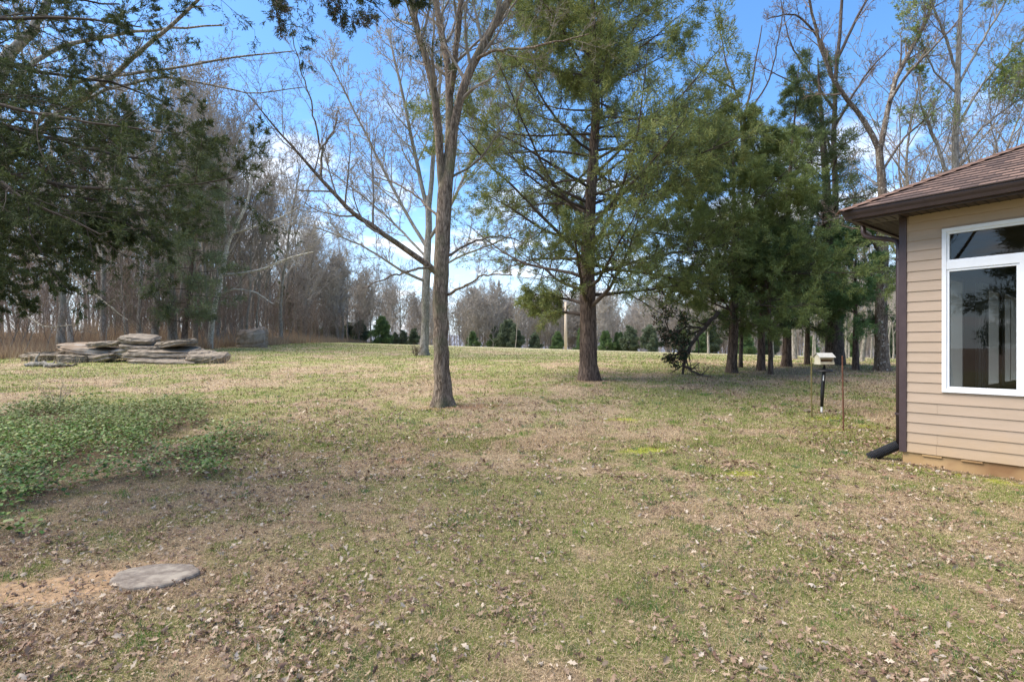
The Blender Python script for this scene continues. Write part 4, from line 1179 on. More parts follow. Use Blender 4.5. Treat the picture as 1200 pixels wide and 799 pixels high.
# the big forked tree in the middle of the lawn
Y = 12.0
hero('forked_tree', 519, Y, [
 [(519, 478, Y, 27), (518, 440, Y, 25), (517, 400, Y, 23), (516, 350, Y, 22), (517, 300, Y, 22), (520, 250, Y, 22), (522, 215, Y, 22), (527, 175, Y, 16), (530, 150, Y, 12)],
 [(519, 230, Y, 12), (515, 170, Y - .1, 12.5), (512, 124, Y - .3, 12), (505, 85, Y - .5, 11), (492, 45, Y - .7, 10), (482, 15, Y - .8, 9), (474, -40, Y - 1, 8), (460, -120, Y - 1.3, 5), (455, -200, Y - 1.5, 2)],
 [(524, 225, Y, 12), (527, 160, Y + .1, 13), (528, 95, Y + .3, 12), (520, 50, Y + .5, 10), (511, 5, Y + .7, 8), (505, -60, Y + .9, 6), (500, -170, Y + 1.2, 3)],
 [(528, 110, Y + .2, 9), (534, 60, Y, 9), (541, 0, Y - .2, 9), (545, -70, Y - .4, 6), (560, -190, Y - .6, 3)],
 [(523, 225, Y, 12), (530, 180, Y - .1, 13), (536, 124, Y - .2, 13), (544, 92, Y - .3, 13), (559, 67, Y - .3, 13), (577, 34, Y - .2, 12), (597, 0, Y - .1, 11), (625, -50, Y, 8), (650, -140, Y + .2, 4)],
 [(559, 70, Y - .3, 6), (572, 61, Y - .6, 4.5), (588, 58, Y - .9, 4), (626, 56, Y - 1.4, 3.2), (652, 50, Y - 1.7, 2.5), (690, 40, Y - 2.0, 1.5)],
 [(514, 322, Y, 9.6), (500, 308, Y - .1, 9.6), (480, 296, Y - .3, 8.8), (442, 270, Y - .7, 7.6), (401, 240, Y - 1.0, 6.4), (379, 214, Y - 1.2, 5.6), (349, 180, Y - 1.5, 4.0), (322, 150, Y - 1.8, 2.7), (285, 105, Y - 2.3, 1.3)],
 [(377, 212, Y - 1.2, 4.5), (375, 195, Y - 1.1, 4), (378, 172, Y - 1.0, 3.4), (392, 152, Y - .9, 2.8), (396, 130, Y - .8, 2)],
 [(376, 175, Y - 1.0, 3), (371, 150, Y - 1.2, 2.6), (357, 94, Y - 1.4, 2), (341, 37, Y - 1.6, 1.2)],
 [(505, 312, Y - .1, 4), (480, 318, Y - .6, 3.2), (455, 325, Y - 1.2, 2.4), (425, 338, Y - 1.8, 1.6)],
 [(524, 345, Y, 4.5), (545, 335, Y - .5, 3.6), (566, 322, Y - 1, 2.8), (600, 322, Y - 1.4, 1.8)],
 [(524, 300, Y, 4.5), (550, 285, Y + .5, 3.5), (585, 275, Y + 1, 2.5), (615, 285, Y + 1.4, 1.5)],
 [(518, 260, Y, 4), (495, 235, Y + .6, 3.2), (465, 215, Y + 1.0, 2.4), (430, 205, Y + 1.5, 1.4)],
 [(526, 210, Y, 4), (560, 190, Y + .5, 3), (590, 150, Y + .8, 2), (610, 110, Y + 1, 1.3)],
], 'large bare tree forking into several upright stems, centre of the lawn', 21, 'bark_main', 'twig_grey', thin=.76, k=(13, 7, 6, 4), minr=.0030, trop=.10, flare=.75, ratio=.52, lmax=4.2)

# grey tree behind it
Y = 33.0
hero('grey_tree', 497, Y, [
 [(497, 418, Y, 15), (498, 390, Y, 13), (499, 350, Y, 12.5), (500, 310, Y, 12), (502, 270, Y, 11), (503, 230, Y, 10)],
 [(502, 250, Y, 7), (490, 200, Y, 6.5), (478, 140, Y - 1, 5), (465, 80, Y - 1, 4), (455, 40, Y, 2)],
 [(503, 240, Y, 8), (508, 180, Y, 7), (515, 110, Y, 5), (518, 40, Y, 3.5), (520, -10, Y, 2)],
 [(500, 290, Y, 6), (470, 240, Y + 1, 5), (440, 180, Y + 1, 4), (405, 110, Y + 1, 2.6), (385, 70, Y, 1.5)],
 [(503, 280, Y, 6), (530, 240, Y - 1, 5), (555, 180, Y - 1, 4), (580, 110, Y, 2.6), (590, 60, Y, 1.5)],
 [(500, 330, Y, 5), (470, 318, Y - 1, 4), (430, 290, Y - 1, 3), (380, 270, Y - 1, 2), (340, 255, Y, 1.2)],
 [(502, 320, Y, 4), (540, 300, Y, 3.4), (580, 285, Y, 2.4), (610, 270, Y, 1.2)],
 [(498, 300, Y, 4), (460, 260, Y + 2, 3.4), (420, 225, Y + 2, 2.4), (370, 190, Y + 3, 1.2)],
], 'tall grey-barked bare tree behind the forked tree', 22, 'bark_grey', 'twig_pale', thin=.72, k=(9, 7, 6, 4), minr=.013, trop=.07, flare=.5, ratio=.36, t0=.2, sides=18)
twiggy('bare_shrub', 488, 32, .9, 14, 'low brown brush at the foot of the grey tree', k=16, mat='twig_brown', r=.02)

# bare tree on the left whose limbs reach in overhead
Y = 10.0
hero('bare_tree', -60, Y, [
 [(-62, 560, Y, 34), (-58, 420, Y, 28), (-50, 300, Y, 24), (-35, 180, Y, 20), (-10, 100, Y, 16), (15, 56, Y, 12)],
 [(10, 64, Y, 11), (34, 40, Y, 10), (49, 26, Y, 9), (57, -5, Y, 8), (70, -60, Y, 5), (90, -140, Y, 2)],
 [(-42, 240, Y, 10), (20, 175, Y - .5, 8), (80, 125, Y - 1, 7), (154, 73, Y - 1.4, 5), (192, 38, Y - 1.6, 4.2), (234, -2, Y - 1.8, 3.4), (290, -60, Y - 2, 2)],
 [(-30, 170, Y, 7), (20, 92, Y + .5, 5.5), (60, 55, Y + .8, 5), (110, 46, Y + 1, 4), (180, 35, Y + 1, 3), (260, 30, Y + 1, 1.8)],
 [(20, 178, Y - .5, 5), (80, 95, Y - .8, 4), (180, 84, Y - 1.2, 3.2), (240, 74, Y - 1.5, 2.6), (290, 66, Y - 1.7, 2), (345, 60, Y - 1.9, 1.2)],
 [(60, 140, Y - 1, 4), (120, 105, Y - 1, 3.4), (190, 88, Y - 1, 2.8), (250, 100, Y - 1, 2), (300, 112, Y - 1, 1.5), (360, 102, Y - 1, .9)],
 [(-45, 300, Y, 6), (0, 290, Y - .5, 4), (40, 296, Y - .8, 3), (75, 315, Y - 1, 2.2), (110, 345, Y - 1.2, 1.5), (150, 375, Y - 1.5, .8)],
 [(-30, 250, Y, 5), (10, 330, Y - 1, 3), (30, 375, Y - 1.3, 2), (60, 385, Y - 1.5, 1.2), (95, 380, Y - 1.6, .7)],
], 'bare tree at the left edge with thin limbs reaching over the lawn', 23, 'bark_grey', 'twig_grey', k=(5, 5, 4, 2), minr=.0022, trop=.02, ratio=.30, lmax=3.0, t0=.3)

# forked bare tree at right beside the house, and its neighbour
Y = 20.5
hero('bare_tree', 1033, Y, [
 [(1034, 440, Y, 19), (1033, 400, Y, 17), (1032, 350, Y, 16), (1036, 310, Y, 15), (1032, 270, Y, 13), (1035, 223, Y, 11), (1030, 172, Y, 10)],
 [(1030, 176, Y, 8), (1016, 144, Y, 7), (1000, 125, Y, 6.5), (984, 108, Y - .2, 6), (970, 82, Y - .3, 5), (955, 35, Y - .5, 4), (945, -20, Y - .8, 3), (930, -90, Y, 1.5)],
 [(1031, 176, Y, 8), (1038, 145, Y, 7.5), (1044, 105, Y + .2, 6.5), (1067, 57, Y + .3, 6), (1088, 25, Y + .4, 5), (1100, -30, Y + .5, 4), (1120, -110, Y, 2)],
 [(1042, 120, Y, 5), (1060, 90, Y - .3, 4), (1090, 60, Y - .5, 3.2), (1115, 35, Y - .6, 2), (1140, 0, Y, 1.2)],
 [(1034, 300, Y, 7), (1022, 280, Y - .2, 6), (1005, 262, Y - .4, 4.5), (985, 255, Y - .6, 3), (955, 262, Y - .8, 1.8)],
 [(1034, 200, Y, 4), (1060, 160, Y + .5, 3.2), (1085, 140, Y + .8, 2.4), (1110, 120, Y + 1, 1.2)],
], 'spotted-bark tree nearest the house, forking high into bare limbs', 24, 'bark_spotted', 'twig_brown', thin=.78, k=(8, 6, 5, 3), minr=0.0061, trop=.07, flare=.5, ratio=.36, lmax=4.5, sides=20)
Y = 25.0
hero('bare_tree', 985, Y, [
 [(986, 431, Y, 10), (984, 380, Y, 9.5), (981, 300, Y, 9), (979, 230, Y, 8), (977, 160, Y, 7), (979, 89, Y, 6), (984, 40, Y, 4.5), (989, -20, Y, 3.5), (985, -80, Y, 2)],
 [(978, 100, Y, 4.5), (968, 60, Y, 4), (950, 30, Y, 3), (930, 15, Y - .5, 2.4), (900, 22, Y - 1, 1.5)],
 [(981, 70, Y, 4.5), (1000, 30, Y, 4), (1015, 0, Y, 3), (1040, -30, Y, 2), (1060, -70, Y, 1)],
 [(978, 150, Y, 4), (1000, 110, Y, 3.2), (1020, 80, Y, 2.4), (1050, 50, Y, 1.2)],
 [(979, 190, Y, 4), (960, 140, Y, 3), (935, 100, Y, 2.2), (895, 80, Y, 1.2)],
 [(978, 130, Y, 4), (950, 90, Y, 3), (925, 50, Y, 2), (915, 0, Y, 1.2)],
], 'slim tall bare tree rising through the evergreens right of centre', 25, 'bark_dark', 'twig_brown', thin=.78, k=(8, 6, 5, 3), minr=0.0072, trop=.07, flare=.4, ratio=.38, lmax=4.5, sides=14)
Y = 22.5
hero('bare_tree', 872, Y, [
 [(868, 432, Y, 6), (869, 380, Y, 5.5), (871, 300, Y, 5), (872, 230, Y, 4.5), (870, 170, Y, 4), (873, 130, Y, 3.4), (885, 80, Y, 2.4), (893, 30, Y, 1.4)],
 [(870, 190, Y, 3.4), (867, 120, Y, 2.8), (852, 80, Y, 2.2), (840, 20, Y, 1.2)],
 [(871, 140, Y, 3), (900, 100, Y, 2.2), (912, 50, Y, 1.8), (920, -10, Y, 1)],
 [(872, 220, Y, 2.6), (846, 170, Y, 2), (826, 130, Y, 1.4), (812, 90, Y, .9)],
 [(868, 108, Y, 2.4), (840, 95, Y, 1.8), (810, 70, Y, 1.0)],
], 'thin crooked bare tree showing above the cedars left of the pine', 26, 'bark_dark', 'twig_brown', thin=.78, k=(9, 6, 5, 2), minr=0.0065, trop=.06, flare=.3, ratio=.42, lmax=4, sides=12)
# budding tree behind the roof
Y = 21.0
rt_, parts, rng = hero('budding_tree', 1119, Y, [
 [(1119, 440, Y, 15), (1119, 300, Y, 13), (1119, 191, Y, 11), (1121, 120, Y, 9.5), (1123, 57, Y, 8), (1127, 0, Y, 6), (1130, -90, Y, 3)],
 [(1117, 215, Y, 7), (1104, 190, Y, 6), (1095, 160, Y, 5), (1080, 130, Y, 3), (1076, 90, Y, 2)],
 [(1123, 90, Y, 5), (1105, 35, Y - .3, 4.5), (1092, 5, Y - .5, 3.4), (1075, -60, Y - .5, 2)],
 [(1123, 100, Y, 5), (1150, 50, Y, 4), (1175, 10, Y, 3), (1200, -50, Y, 2)],
 [(1121, 150, Y, 5), (1150, 100, Y, 4), (1185, 60, Y, 3), (1230, 20, Y, 2)],
 [(1120, 190, Y, 5), (1150, 150, Y, 4), (1190, 120, Y, 3), (1250, 80, Y, 2)],
 [(1120, 200, Y, 4), (1145, 170, Y - .5, 3), (1180, 130, Y - .5, 2.4), (1205, 70, Y - .5, 1.5)],
 [(1122, 110, Y, 4), (1095, 85, Y, 3), (1080, 50, Y, 2), (1070, 0, Y, 1)],
], 'tall tree with pale green spring buds behind the house roof', 27, 'bark_grey', 'twig_grey', thin=.62, k=(12, 7, 6, 4), minr=.005, trop=.12, flare=.3, ratio=.5, lmax=4.5, sides=14)
A, D = [], []
for p, r, s_ in parts:
    if s_ == 3:
        a, d = anchors(p, 1, rng, .3); kf = fbm(a[:, 0] * .9, a[:, 2] * .9, 91, 3) > .44; A.append(a[kf]); D.append(d[kf])
A = np.concatenate(A); D = np.concatenate(D)
V, C = leaves(rng, A, D, 2, .085, .035, .7, [(.26, .32, .08), (.20, .27, .07), (.32, .35, .12)], jit=.03)
leaf_obj('foliage', V, C, M['foliage'], rt_)

# vine-hung white limbed tree of the left wood
Y = 38.0
hero('pale_tree', 247, Y, [
 [(246, 408, Y, 8), (248, 380, Y, 7.5), (253, 350, Y, 7), (260, 325, Y, 6.5), (263, 299, Y, 6), (270, 275, Y, 5), (281, 257, Y, 4.5), (292, 235, Y, 3.5), (297, 190, Y, 2.4)],
 [(262, 322, Y, 4), (280, 321, Y - .6, 3.6), (308, 316, Y - 1.3, 3.2), (338, 302, Y - 2, 2.6), (368, 295, Y - 2.6, 1.6)],
 [(257, 345, Y, 3), (275, 338, Y - .5, 2.4), (300, 342, Y - .8, 2), (320, 356, Y - 1, 1.2)],
 [(270, 275, Y, 3), (300, 265, Y - .5, 2.4), (330, 255, Y - .9, 2), (355, 240, Y - 1, 1.2)],
 [(266, 285, Y, 3), (262, 240, Y, 2.4), (268, 190, Y, 1.4)],
], 'leaning pale-barked tree with a long level limb at the wood edge', 28, 'bark_pale', 'twig_pale', thin=.78, k=(5, 5, 5, 3), minr=.009, trop=.06, flare=.2, ratio=.4, lmax=4, sides=12)
Y = 31.0
hero('pale_tree', 83, Y, [
 [(83, 405, Y, 6), (82, 390, Y, 5.5), (80, 365, Y, 5), (73, 343, Y, 4.5), (66, 325, Y, 4), (60, 300, Y, 3), (60, 250, Y, 2)],
 [(78, 358, Y, 2.4), (88, 330, Y, 2), (92, 290, Y, 1.2)],
 [(70, 335, Y, 2.2), (50, 320, Y, 1.8), (30, 290, Y, 1)],
], 'thin bent white-barked tree behind the left end of the stone pile', 29, 'bark_pale', 'twig_pale', k=(6, 5, 4, 2), minr=.007, trop=.06, flare=.2, ratio=.4, sides=10)

# ------------------------------------------------------------------ evergreens
GRN_Y = [(.10, .115, .036), (.125, .14, .042), (.085, .10, .032), (.15, .155, .052), (.07, .09, .032)]
GRN = [(.065, .092, .030), (.08, .105, .033), (.052, .074, .027), (.095, .118, .038)]
GRN_D = [(.040, .054, .021), (.050, .066, .025), (.034, .044, .018), (.062, .075, .028)]
def place(o, px, Y, rz=0, s=1.0, lb=None, cat='tree', group=None):
    g = G(px, Y); o.location = (g.x, g.y, g.z - .05); o.rotation_euler = (0, 0, rz); o.scale = (s, s, s)
    if lb: tag(o, lb, cat, group)
    return o
o = cedar('cedar_tree', 41, 15.5, .30, 5.6, 2.3, nl=96, k2=18, k3=7, per=5, n=8, ln=.12, wd=.021, cols=GRN_Y, top=.28, peak=.12, ang=72, trop=-.01, late=.05, spread=.65, wander=.03)
place(o, 691, 17.0, 0, 1, 'tall open cedar with thick reddish trunk right of the forked tree')
o = cedar('cedar_tree', 42, 9.8, .21, 4.6, 2.0, nl=70, k2=14, k3=6, per=5, n=11, ln=.11, wd=.022, cols=[(.090, .110, .032), (.105, .128, .038), (.075, .092, .030)], top=.30, peak=.2, ang=74)
place(o, 857, 20.0, 1, 1, 'yellow green cedar with straight trunk behind the fallen bough')
o = cedar('cedar_tree', 43, 6.6, .17, 2.7, 1.6, nl=44, k2=11, k3=5, per=4, n=6, ln=.13, wd=.028, cols=GRN_D + GRN, top=.3, twigs='grey', dead=1)
place(o, 892, 20.8, 2, 1, 'dark cedar with many bare lower twigs right of the yellow green cedar')
o = cedar('cedar_tree', 44, 5.8, .10, 1.8, 2.4, nl=34, k2=9, k3=5, per=3, n=5, ln=.12, wd=.026, cols=GRN, top=.3, sides=12, lean=(-.03, 0))
place(o, 903, 19.2, .5, 1, 'slender cedar with thin pinkish trunk in front of the dark cedar')
o = cedar('cedar_tree', 45, 13.2, .19, 2.9, 1.9, nl=62, k2=10, k3=5, per=4, n=6, ln=.13, wd=.024, cols=GRN_D + GRN[:1], top=.12, gain=2.3)
place(o, 922, 23.0, .5, 1, 'tall conical dark cedar whose trunk stands just left of the bird feeder')
o = cedar('cedar_tree', 46, 6.2, .14, 2.5, 1.9, nl=40, k2=10, k3=5, per=4, n=6, ln=.13, wd=.03, cols=GRN, top=.3)
place(o, 946, 24.5, .5, 1, 'thin-trunked cedar directly behind the bird feeder')
o = cedar('pine_tree', 47, 14.0, .42, 2.9, 4.6, nl=38, k2=10, k3=5, per=3, n=6, ln=.18, wd=.028, cols=GRN_D, gain=2.4, top=.35, ang=68, trop=.02, bark='bark_dark', spread=.8, peak=.3)
place(o, 978, 24.0, .5, 1, 'tall dark pine with the thickest trunk right of the feeder')
o = cedar('cedar_tree', 48, 6.0, .13, 2.4, 1.8, nl=40, k2=11, k3=5, per=4, n=7, ln=.13, wd=.03, cols=[(.055, .095, .034), (.065, .105, .036), (.045, .08, .03)], top=.25)
place(o, 1003, 21.0, .5, 1, 'bright green young cedar between pine and spotted-bark tree')
# broken bough leaning on the ground with dark leaves
Y = 19.0
g = G(800, Y); fb = empty('fallen_bough', g); tag(fb, 'broken leafy bough leaning to the ground between the cedars', 'fallen bough')
rng = np.random.default_rng(6)
bl = [limb_px(l, g, 14, rng, .02) for l in (
 [(842, 365, Y, 5), (825, 385, Y, 4.5), (812, 400, Y, 4), (802, 422, Y, 3.6), (800, 440, Y, 3)],
 [(800, 428, Y, 3), (815, 438, Y - .3, 2.6), (832, 442, Y - .8, 2.2), (850, 447, Y - 1.2, 1.4)],
 [(825, 385, Y, 3), (810, 382, Y - .2, 2.4), (795, 385, Y - .4, 2), (780, 400, Y - .5, 1.4)],
 [(812, 400, Y, 3), (798, 408, Y - .2, 2.2), (788, 425, Y - .3, 1.5)],
 [(806, 415, Y, 2), (790, 400, Y + .3, 1.8), (778, 375, Y + .4, 1.2), (782, 350, Y + .4, .8)],
 [(803, 430, Y, 2), (812, 432, Y - .5, 1.6), (820, 425, Y - .7, 1)])]
parts = [(p, r, 6) for p, r, _ in bl]; A = []; D = []
for i, (p, r, L) in enumerate(bl):
    s, d, l, q = children(rng, p, r, np.full(1, max(L[0], 1.2)), 9 if i not in (1, ) else 5, .2, 1, 50, 10, .45, .6, minr=.007)
    p1, r1 = grow(rng, s, d, l, q, 6, .15, 0, .3); parts.append((p1, r1, 4))
    s, d, l, q = children(rng, p1, r1, l, 5, .2, 1, 45, 10, .5, .6, minr=.005)
    p2, r2 = grow(rng, s, d, l, q, 4, .15, -.02, .3); parts.append((p2, r2, 3))
    if i in (2, 3, 4): a, d = anchors(p2, 5, rng); A.append(a); D.append(d)
tube_obj('branches', parts, M['twig_dark'], fb)
A = np.concatenate(A); D = np.concatenate(D)
V, C = leaves(rng, A, D, 3, .12, .06, .8, [(.035, .055, .03), (.045, .07, .03), (.03, .045, .025), (.14, .09, .06)], jit=.06)
leaf_obj('foliage', V, C, M['foliage'], fb)

# near cedar at the left edge, its sprays hanging into the picture
Y = 6.3; base_ = Vector((-8.3, 6.0, float(gz(-8.3, 6.0))))
nc_ = empty('cedar_tree', base_); tag(nc_, 'dark cedar whose drooping sprays fill the upper left corner', 'tree')
rng = np.random.default_rng(77)
line = np.array([(rng.normal(0, .02), rng.normal(0, .02), z_, .24 * (1 - z_ / 11)) for z_ in np.linspace(-.1, 9.5, 18)])
flared_trunk('trunk', line, M['bark_cedar'], nc_, seed=4)
LB = [
 [(-258, 90, 6.0, 14), (-60, 130, 6.2, 10), (60, 165, 6.4, 7), (150, 185, 6.5, 5), (215, 195, 6.6, 3)],
 [(-258, 150, 6.0, 14), (-60, 195, 5.8, 10), (60, 215, 5.7, 7), (150, 228, 5.6, 5), (225, 215, 5.5, 3.4), (275, 208, 5.5, 2)],
 [(-258, 170, 6.0, 12), (-60, 215, 6.6, 8), (60, 225, 6.9, 6), (140, 240, 7.1, 4), (195, 262, 7.3, 2.5)],
 [(-258, 40, 6.0, 12), (-60, 60, 6.6, 8), (60, 88, 6.9, 6), (130, 95, 7.1, 4), (205, 125, 7.3, 2.5)],
 [(-258, 0, 6.0, 12), (-60, 20, 6.0, 8), (40, 22, 6.0, 6), (110, 22, 6.0, 4), (165, 32, 6.0, 2.5)],
 [(-258, 210, 6.0, 12), (-90, 250, 6.3, 8), (0, 275, 6.5, 6), (50, 290, 6.6, 4), (90, 305, 6.8, 2.5)],
 [(-258, 230, 6.0, 12), (-120, 270, 5.6, 8), (-40, 305, 5.3, 6), (10, 318, 5.2, 4), (30, 322, 5.2, 2.5)],
 [(-258, 120, 6.0, 10), (-60, 165, 5.4, 8), (30, 235, 5.1, 6), (95, 262, 5.0, 4), (118, 275, 5.0, 2.5)],
 [(-258, 60, 6.0, 10), (-60, 105, 5.4, 8), (30, 130, 5.1, 6), (110, 145, 5.0, 4), (190, 155, 5.0, 2.5)],
 [(-258, 100, 6.0, 10), (-80, 125, 7.0, 8), (20, 150, 7.6, 6), (90, 165, 8.0, 4), (160, 170, 8.3, 2.5)],
 [(-258, -40, 6.0, 10), (-80, -30, 6.6, 8), (20, -12, 6.9, 6), (90, 0, 7.1, 4), (140, 5, 7.2, 2.5)],
 [(-258, 180, 6.0, 10), (-80, 190, 7.0, 8), (20, 250, 7.6, 6), (60, 265, 8.0, 4), (105, 250, 8.3, 2.5)],
 [(60, 215, 5.7, 5), (110, 250, 5.8, 4), (160, 265, 5.8, 3), (185, 285, 5.9, 2)],
]
TOP = [
 [(-258, -200, 6.0, 12), (0, -190, 5.6, 10), (180, -130, 5.2, 7), (300, -60, 5.0, 4.5), (380, -15, 5.0, 3), (440, 5, 5.0, 2)],
 [(200, -115, 5.2, 5), (300, -70, 5.4, 4), (360, -25, 5.5, 3), (400, 10, 5.5, 2), (420, 25, 5.5, 1.2)],
 [(150, -130, 5.2, 5), (260, -60, 4.9, 3.5), (310, -10, 4.8, 2.5), (330, 12, 4.8, 1.5)],
 [(300, -70, 5.0, 4), (380, -60, 4.8, 3), (440, -30, 4.7, 2.2), (478, 0, 4.7, 1.2)],
]
parts = []; Vs = []; Cs = []
def near_limb(l, k2, lsc, cols, t0, n=7, per=5, thr=.41):
    p, r, L = limb_px(l, base_, 16, rng, .012); parts.append((p, r * .62, 8))
    s, d, ll, q = children(rng, p, r * .62, L, k2, t0, 1, 48, 12, lsc, .4, minr=.004, prof=lambda t: 1.2 - .7 * t, flat=.2)
    p1, r1 = grow(rng, s, d, ll, q, 8, .13, -.015, .2); parts.append((p1, r1, 5))
    s, d, l2, q = children(rng, p1, r1, ll, 9, .15, 1, 46, 12, .38, .5, minr=.002)
    p2, r2 = grow(rng, s, d, l2, q, 5, .15, .0, .3); parts.append((p2, r2, 3))
    s, d, l3, q = children(rng, p2, r2, l2, 5, .15, 1, 42, 12, .5, .6, minr=.0014)
    l3 = np.clip(l3, .04, .16)
    p3, r3 = grow(rng, s, d, l3, q, 4, .12, -.01, .4)
    a, dd = anchors(p3, per, rng, .0); a2, d2 = anchors(p2, 4, rng, .3)
    kf = fbm(a[:, 0] * 1.3, a[:, 2] * 1.6 + a[:, 1] * .7, 93, 3) > thr
    a = np.concatenate([a[kf], a2]); dd = np.concatenate([dd[kf], d2])
    V, C = leaves(rng, a, dd, n, .036, .0085, .5, cols, jit=.010, gain=1.35); Vs.append(V); Cs.append(C)
for l in LB: near_limb(l, 21, .34, GRN_D + [(.075, .095, .03), (.07, .085, .03)], .25)
for l in TOP[:1] + TOP[3:]: near_limb(l, 14, .20, GRN_D, .45, n=4, per=4, thr=.2)
for l in TOP[1:3]: near_limb(l, 12, .20, GRN_D + [(.11, .075, .06), (.13, .09, .08)], .5, n=3, per=3, thr=.3)
tube_obj('branches', parts, M['twig_dark'], nc_)
leaf_obj('foliage', np.concatenate(Vs), np.concatenate(Cs), M['foliage'], nc_)

# ------------------------------------------------------------------ the woods
rw = random.Random(9)
protos = [
 bare_tree('woodland_tree', 51, 15.5, .17, base_t=.30, k1=19, k2=7, k3=6, k4=4, ang1=34, spread=.36, trop=.10, bark='bark_grey', twig='twig_wood', minr=.013),
 bare_tree('woodland_tree', 52, 14.0, .14, base_t=.38, k1=18, k2=7, k3=6, k4=4, ang1=30, spread=.34, trop=.10, bark='bark_grey', twig='twig_wood', lean=(.06, 0), minr=.013, wander=.04),
 bare_tree('woodland_tree', 53, 16.5, .20, base_t=.22, k1=20, k2=7, k3=6, k4=4, ang1=40, spread=.42, trop=.10, bark='bark_grey', twig='twig_grey', lean=(-.05, .03), minr=.013),
 bare_tree('woodland_tree', 54, 12.5, .11, base_t=.28, k1=19, k2=6, k3=6, k4=4, ang1=32, spread=.34, trop=.12, bark='bark_grey', twig='twig_grey', lean=(.10, 0), minr=.013, wander=.06),
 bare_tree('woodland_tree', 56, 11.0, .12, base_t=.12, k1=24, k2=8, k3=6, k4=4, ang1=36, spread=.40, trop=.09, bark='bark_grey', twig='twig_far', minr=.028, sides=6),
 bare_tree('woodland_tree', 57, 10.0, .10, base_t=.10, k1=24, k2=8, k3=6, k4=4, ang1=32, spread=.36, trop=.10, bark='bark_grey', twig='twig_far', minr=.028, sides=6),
 bare_tree('sapling', 55, 5.5, .035, base_t=.15, k1=14, k2=5, k3=4, k4=0, ang1=38, spread=.42, trop=.08, bark='bark_grey', twig='twig_brown', minr=.009, sides=6),
]
used = set()
def bare(i, px, Y, s, lb, group, cat='tree', x=None):
    p = protos[i]
    if i in used: o = copy_tree(p)
    else: o = p; used.add(i)
    o.scale = (1, 1, 1)
    if x is None: g = G(px, Y)
    else: g = Vector((x, Y, float(gz(x, Y))))
    o.location = (g.x, g.y, g.z - .05); o.rotation_euler = (0, 0, rw.uniform(0, 6.28)); s2 = s * rw.uniform(.95, 1.05)
    o.scale = (s2, s2, s * rw.uniform(.92, 1.08)); tag(o, lb, cat, group)
    return o
# left wood
cnt_ = 0
pts_ = []
tries = 0
while cnt_ < 100 and tries < 20000:
    tries += 1
    Y = 29 + (112 - 29) * rw.random() ** 1.1; e = float(wood_edge(Y)); dpt = rw.random() ** 1.4 * 34
    x = e - .5 - dpt; px = 600 + F * x / Y
    if px < -80: continue
    if any((x - a) ** 2 + (Y - b_) ** 2 < 2.0 for a, b_ in pts_): continue
    pts_.append((x, Y)); cnt_ += 1
    bare(rw.choice([0, 0, 1, 1, 2, 3, 3] if Y < 60 else [0, 1, 3, 4, 5]), 0, Y, rw.uniform(.85, 1.1) * (1.25 if Y < 60 else 1.1), 'slender bare grey-brown tree standing in the left woodland', 'bare trees of the left woodland', x=x)
for i in range(150):
    Y = 27 + 60 * rw.random() ** 1.3; x = float(wood_edge(Y)) + .6 - 9 * rw.random() ** 1.5
    if 600 + F * x / Y < -80: continue
    bare(6, 0, Y, rw.uniform(.5, 1.1), 'thin leafless sapling in the brush along the left woodland', 'saplings at the wood edge', 'sapling', x=x)
for px, Y, s, i in ((228, 41, 1.2, 0), (240, 46, 1.3, 2), (254, 44, 1.22, 1), (262, 50, 1.3, 0), (272, 53, 1.3, 3), (284, 52, 1.2, 2), (296, 58, 1.25, 0), (308, 60, 1.2, 1), (318, 66, 1.2, 2), (332, 68, 1.15, 0), (345, 72, 1.15, 2), (358, 74, 1.05, 3), (366, 79, 1.05, 2), (380, 80, 1.0, 0), (205, 37, 1.15, 1), (180, 36, 1.2, 2), (150, 36, 1.1, 3), (120, 34, 1.15, 0)):
    bare(i, px, Y, s, 'tall bare tree at the front of the left woodland', 'tall bare trees along the wood edge')
# trees with their own place at the far left corner of the field
for px, Y, s, i in ((408, 88, .92, 2), (425, 92, .85, 0), (441, 96, .8, 3), (468, 100, 1.0, 2), (385, 84, .9, 1), (455, 104, .85, 0), (370, 80, .95, 0)):
    bare(i, px, Y, s, 'bare tree at the far left corner of the field', 'bare trees at the far field corner')
for px, Y, s in ((536, 92, .62), (548, 100, .55), (604, 76, .62)):
    bare(3, px, Y, s, 'slim bare tree on the skyline between grey tree and utility pole', 'slim skyline trees')
# far tree line across the field
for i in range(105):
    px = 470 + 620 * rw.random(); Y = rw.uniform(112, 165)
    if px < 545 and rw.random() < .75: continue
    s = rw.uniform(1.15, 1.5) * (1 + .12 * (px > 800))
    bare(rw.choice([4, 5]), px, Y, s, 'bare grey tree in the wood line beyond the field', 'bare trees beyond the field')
for i in range(26):
    px = rw.uniform(930, 1110); Y = rw.uniform(45, 100)
    bare(rw.choice([0, 1, 3]), px, Y, rw.uniform(.7, .95), 'bare tree behind the evergreens near the house', 'bare trees behind the evergreens')
for px, Y, s, i in ((1062, 30, 1.0, 2), (1090, 34, .95, 0), (1010, 33, 1.02, 3), (930, 36, 1.0, 0), (1150, 32, .95, 1), (905, 42, .95, 1), (1180, 27, .9, 2), (1068, 26, .75, 3), (830, 60, .8, 0)):
    bare(i, px, Y, s, 'bare tree behind the evergreens near the house', 'bare trees behind the evergreens')
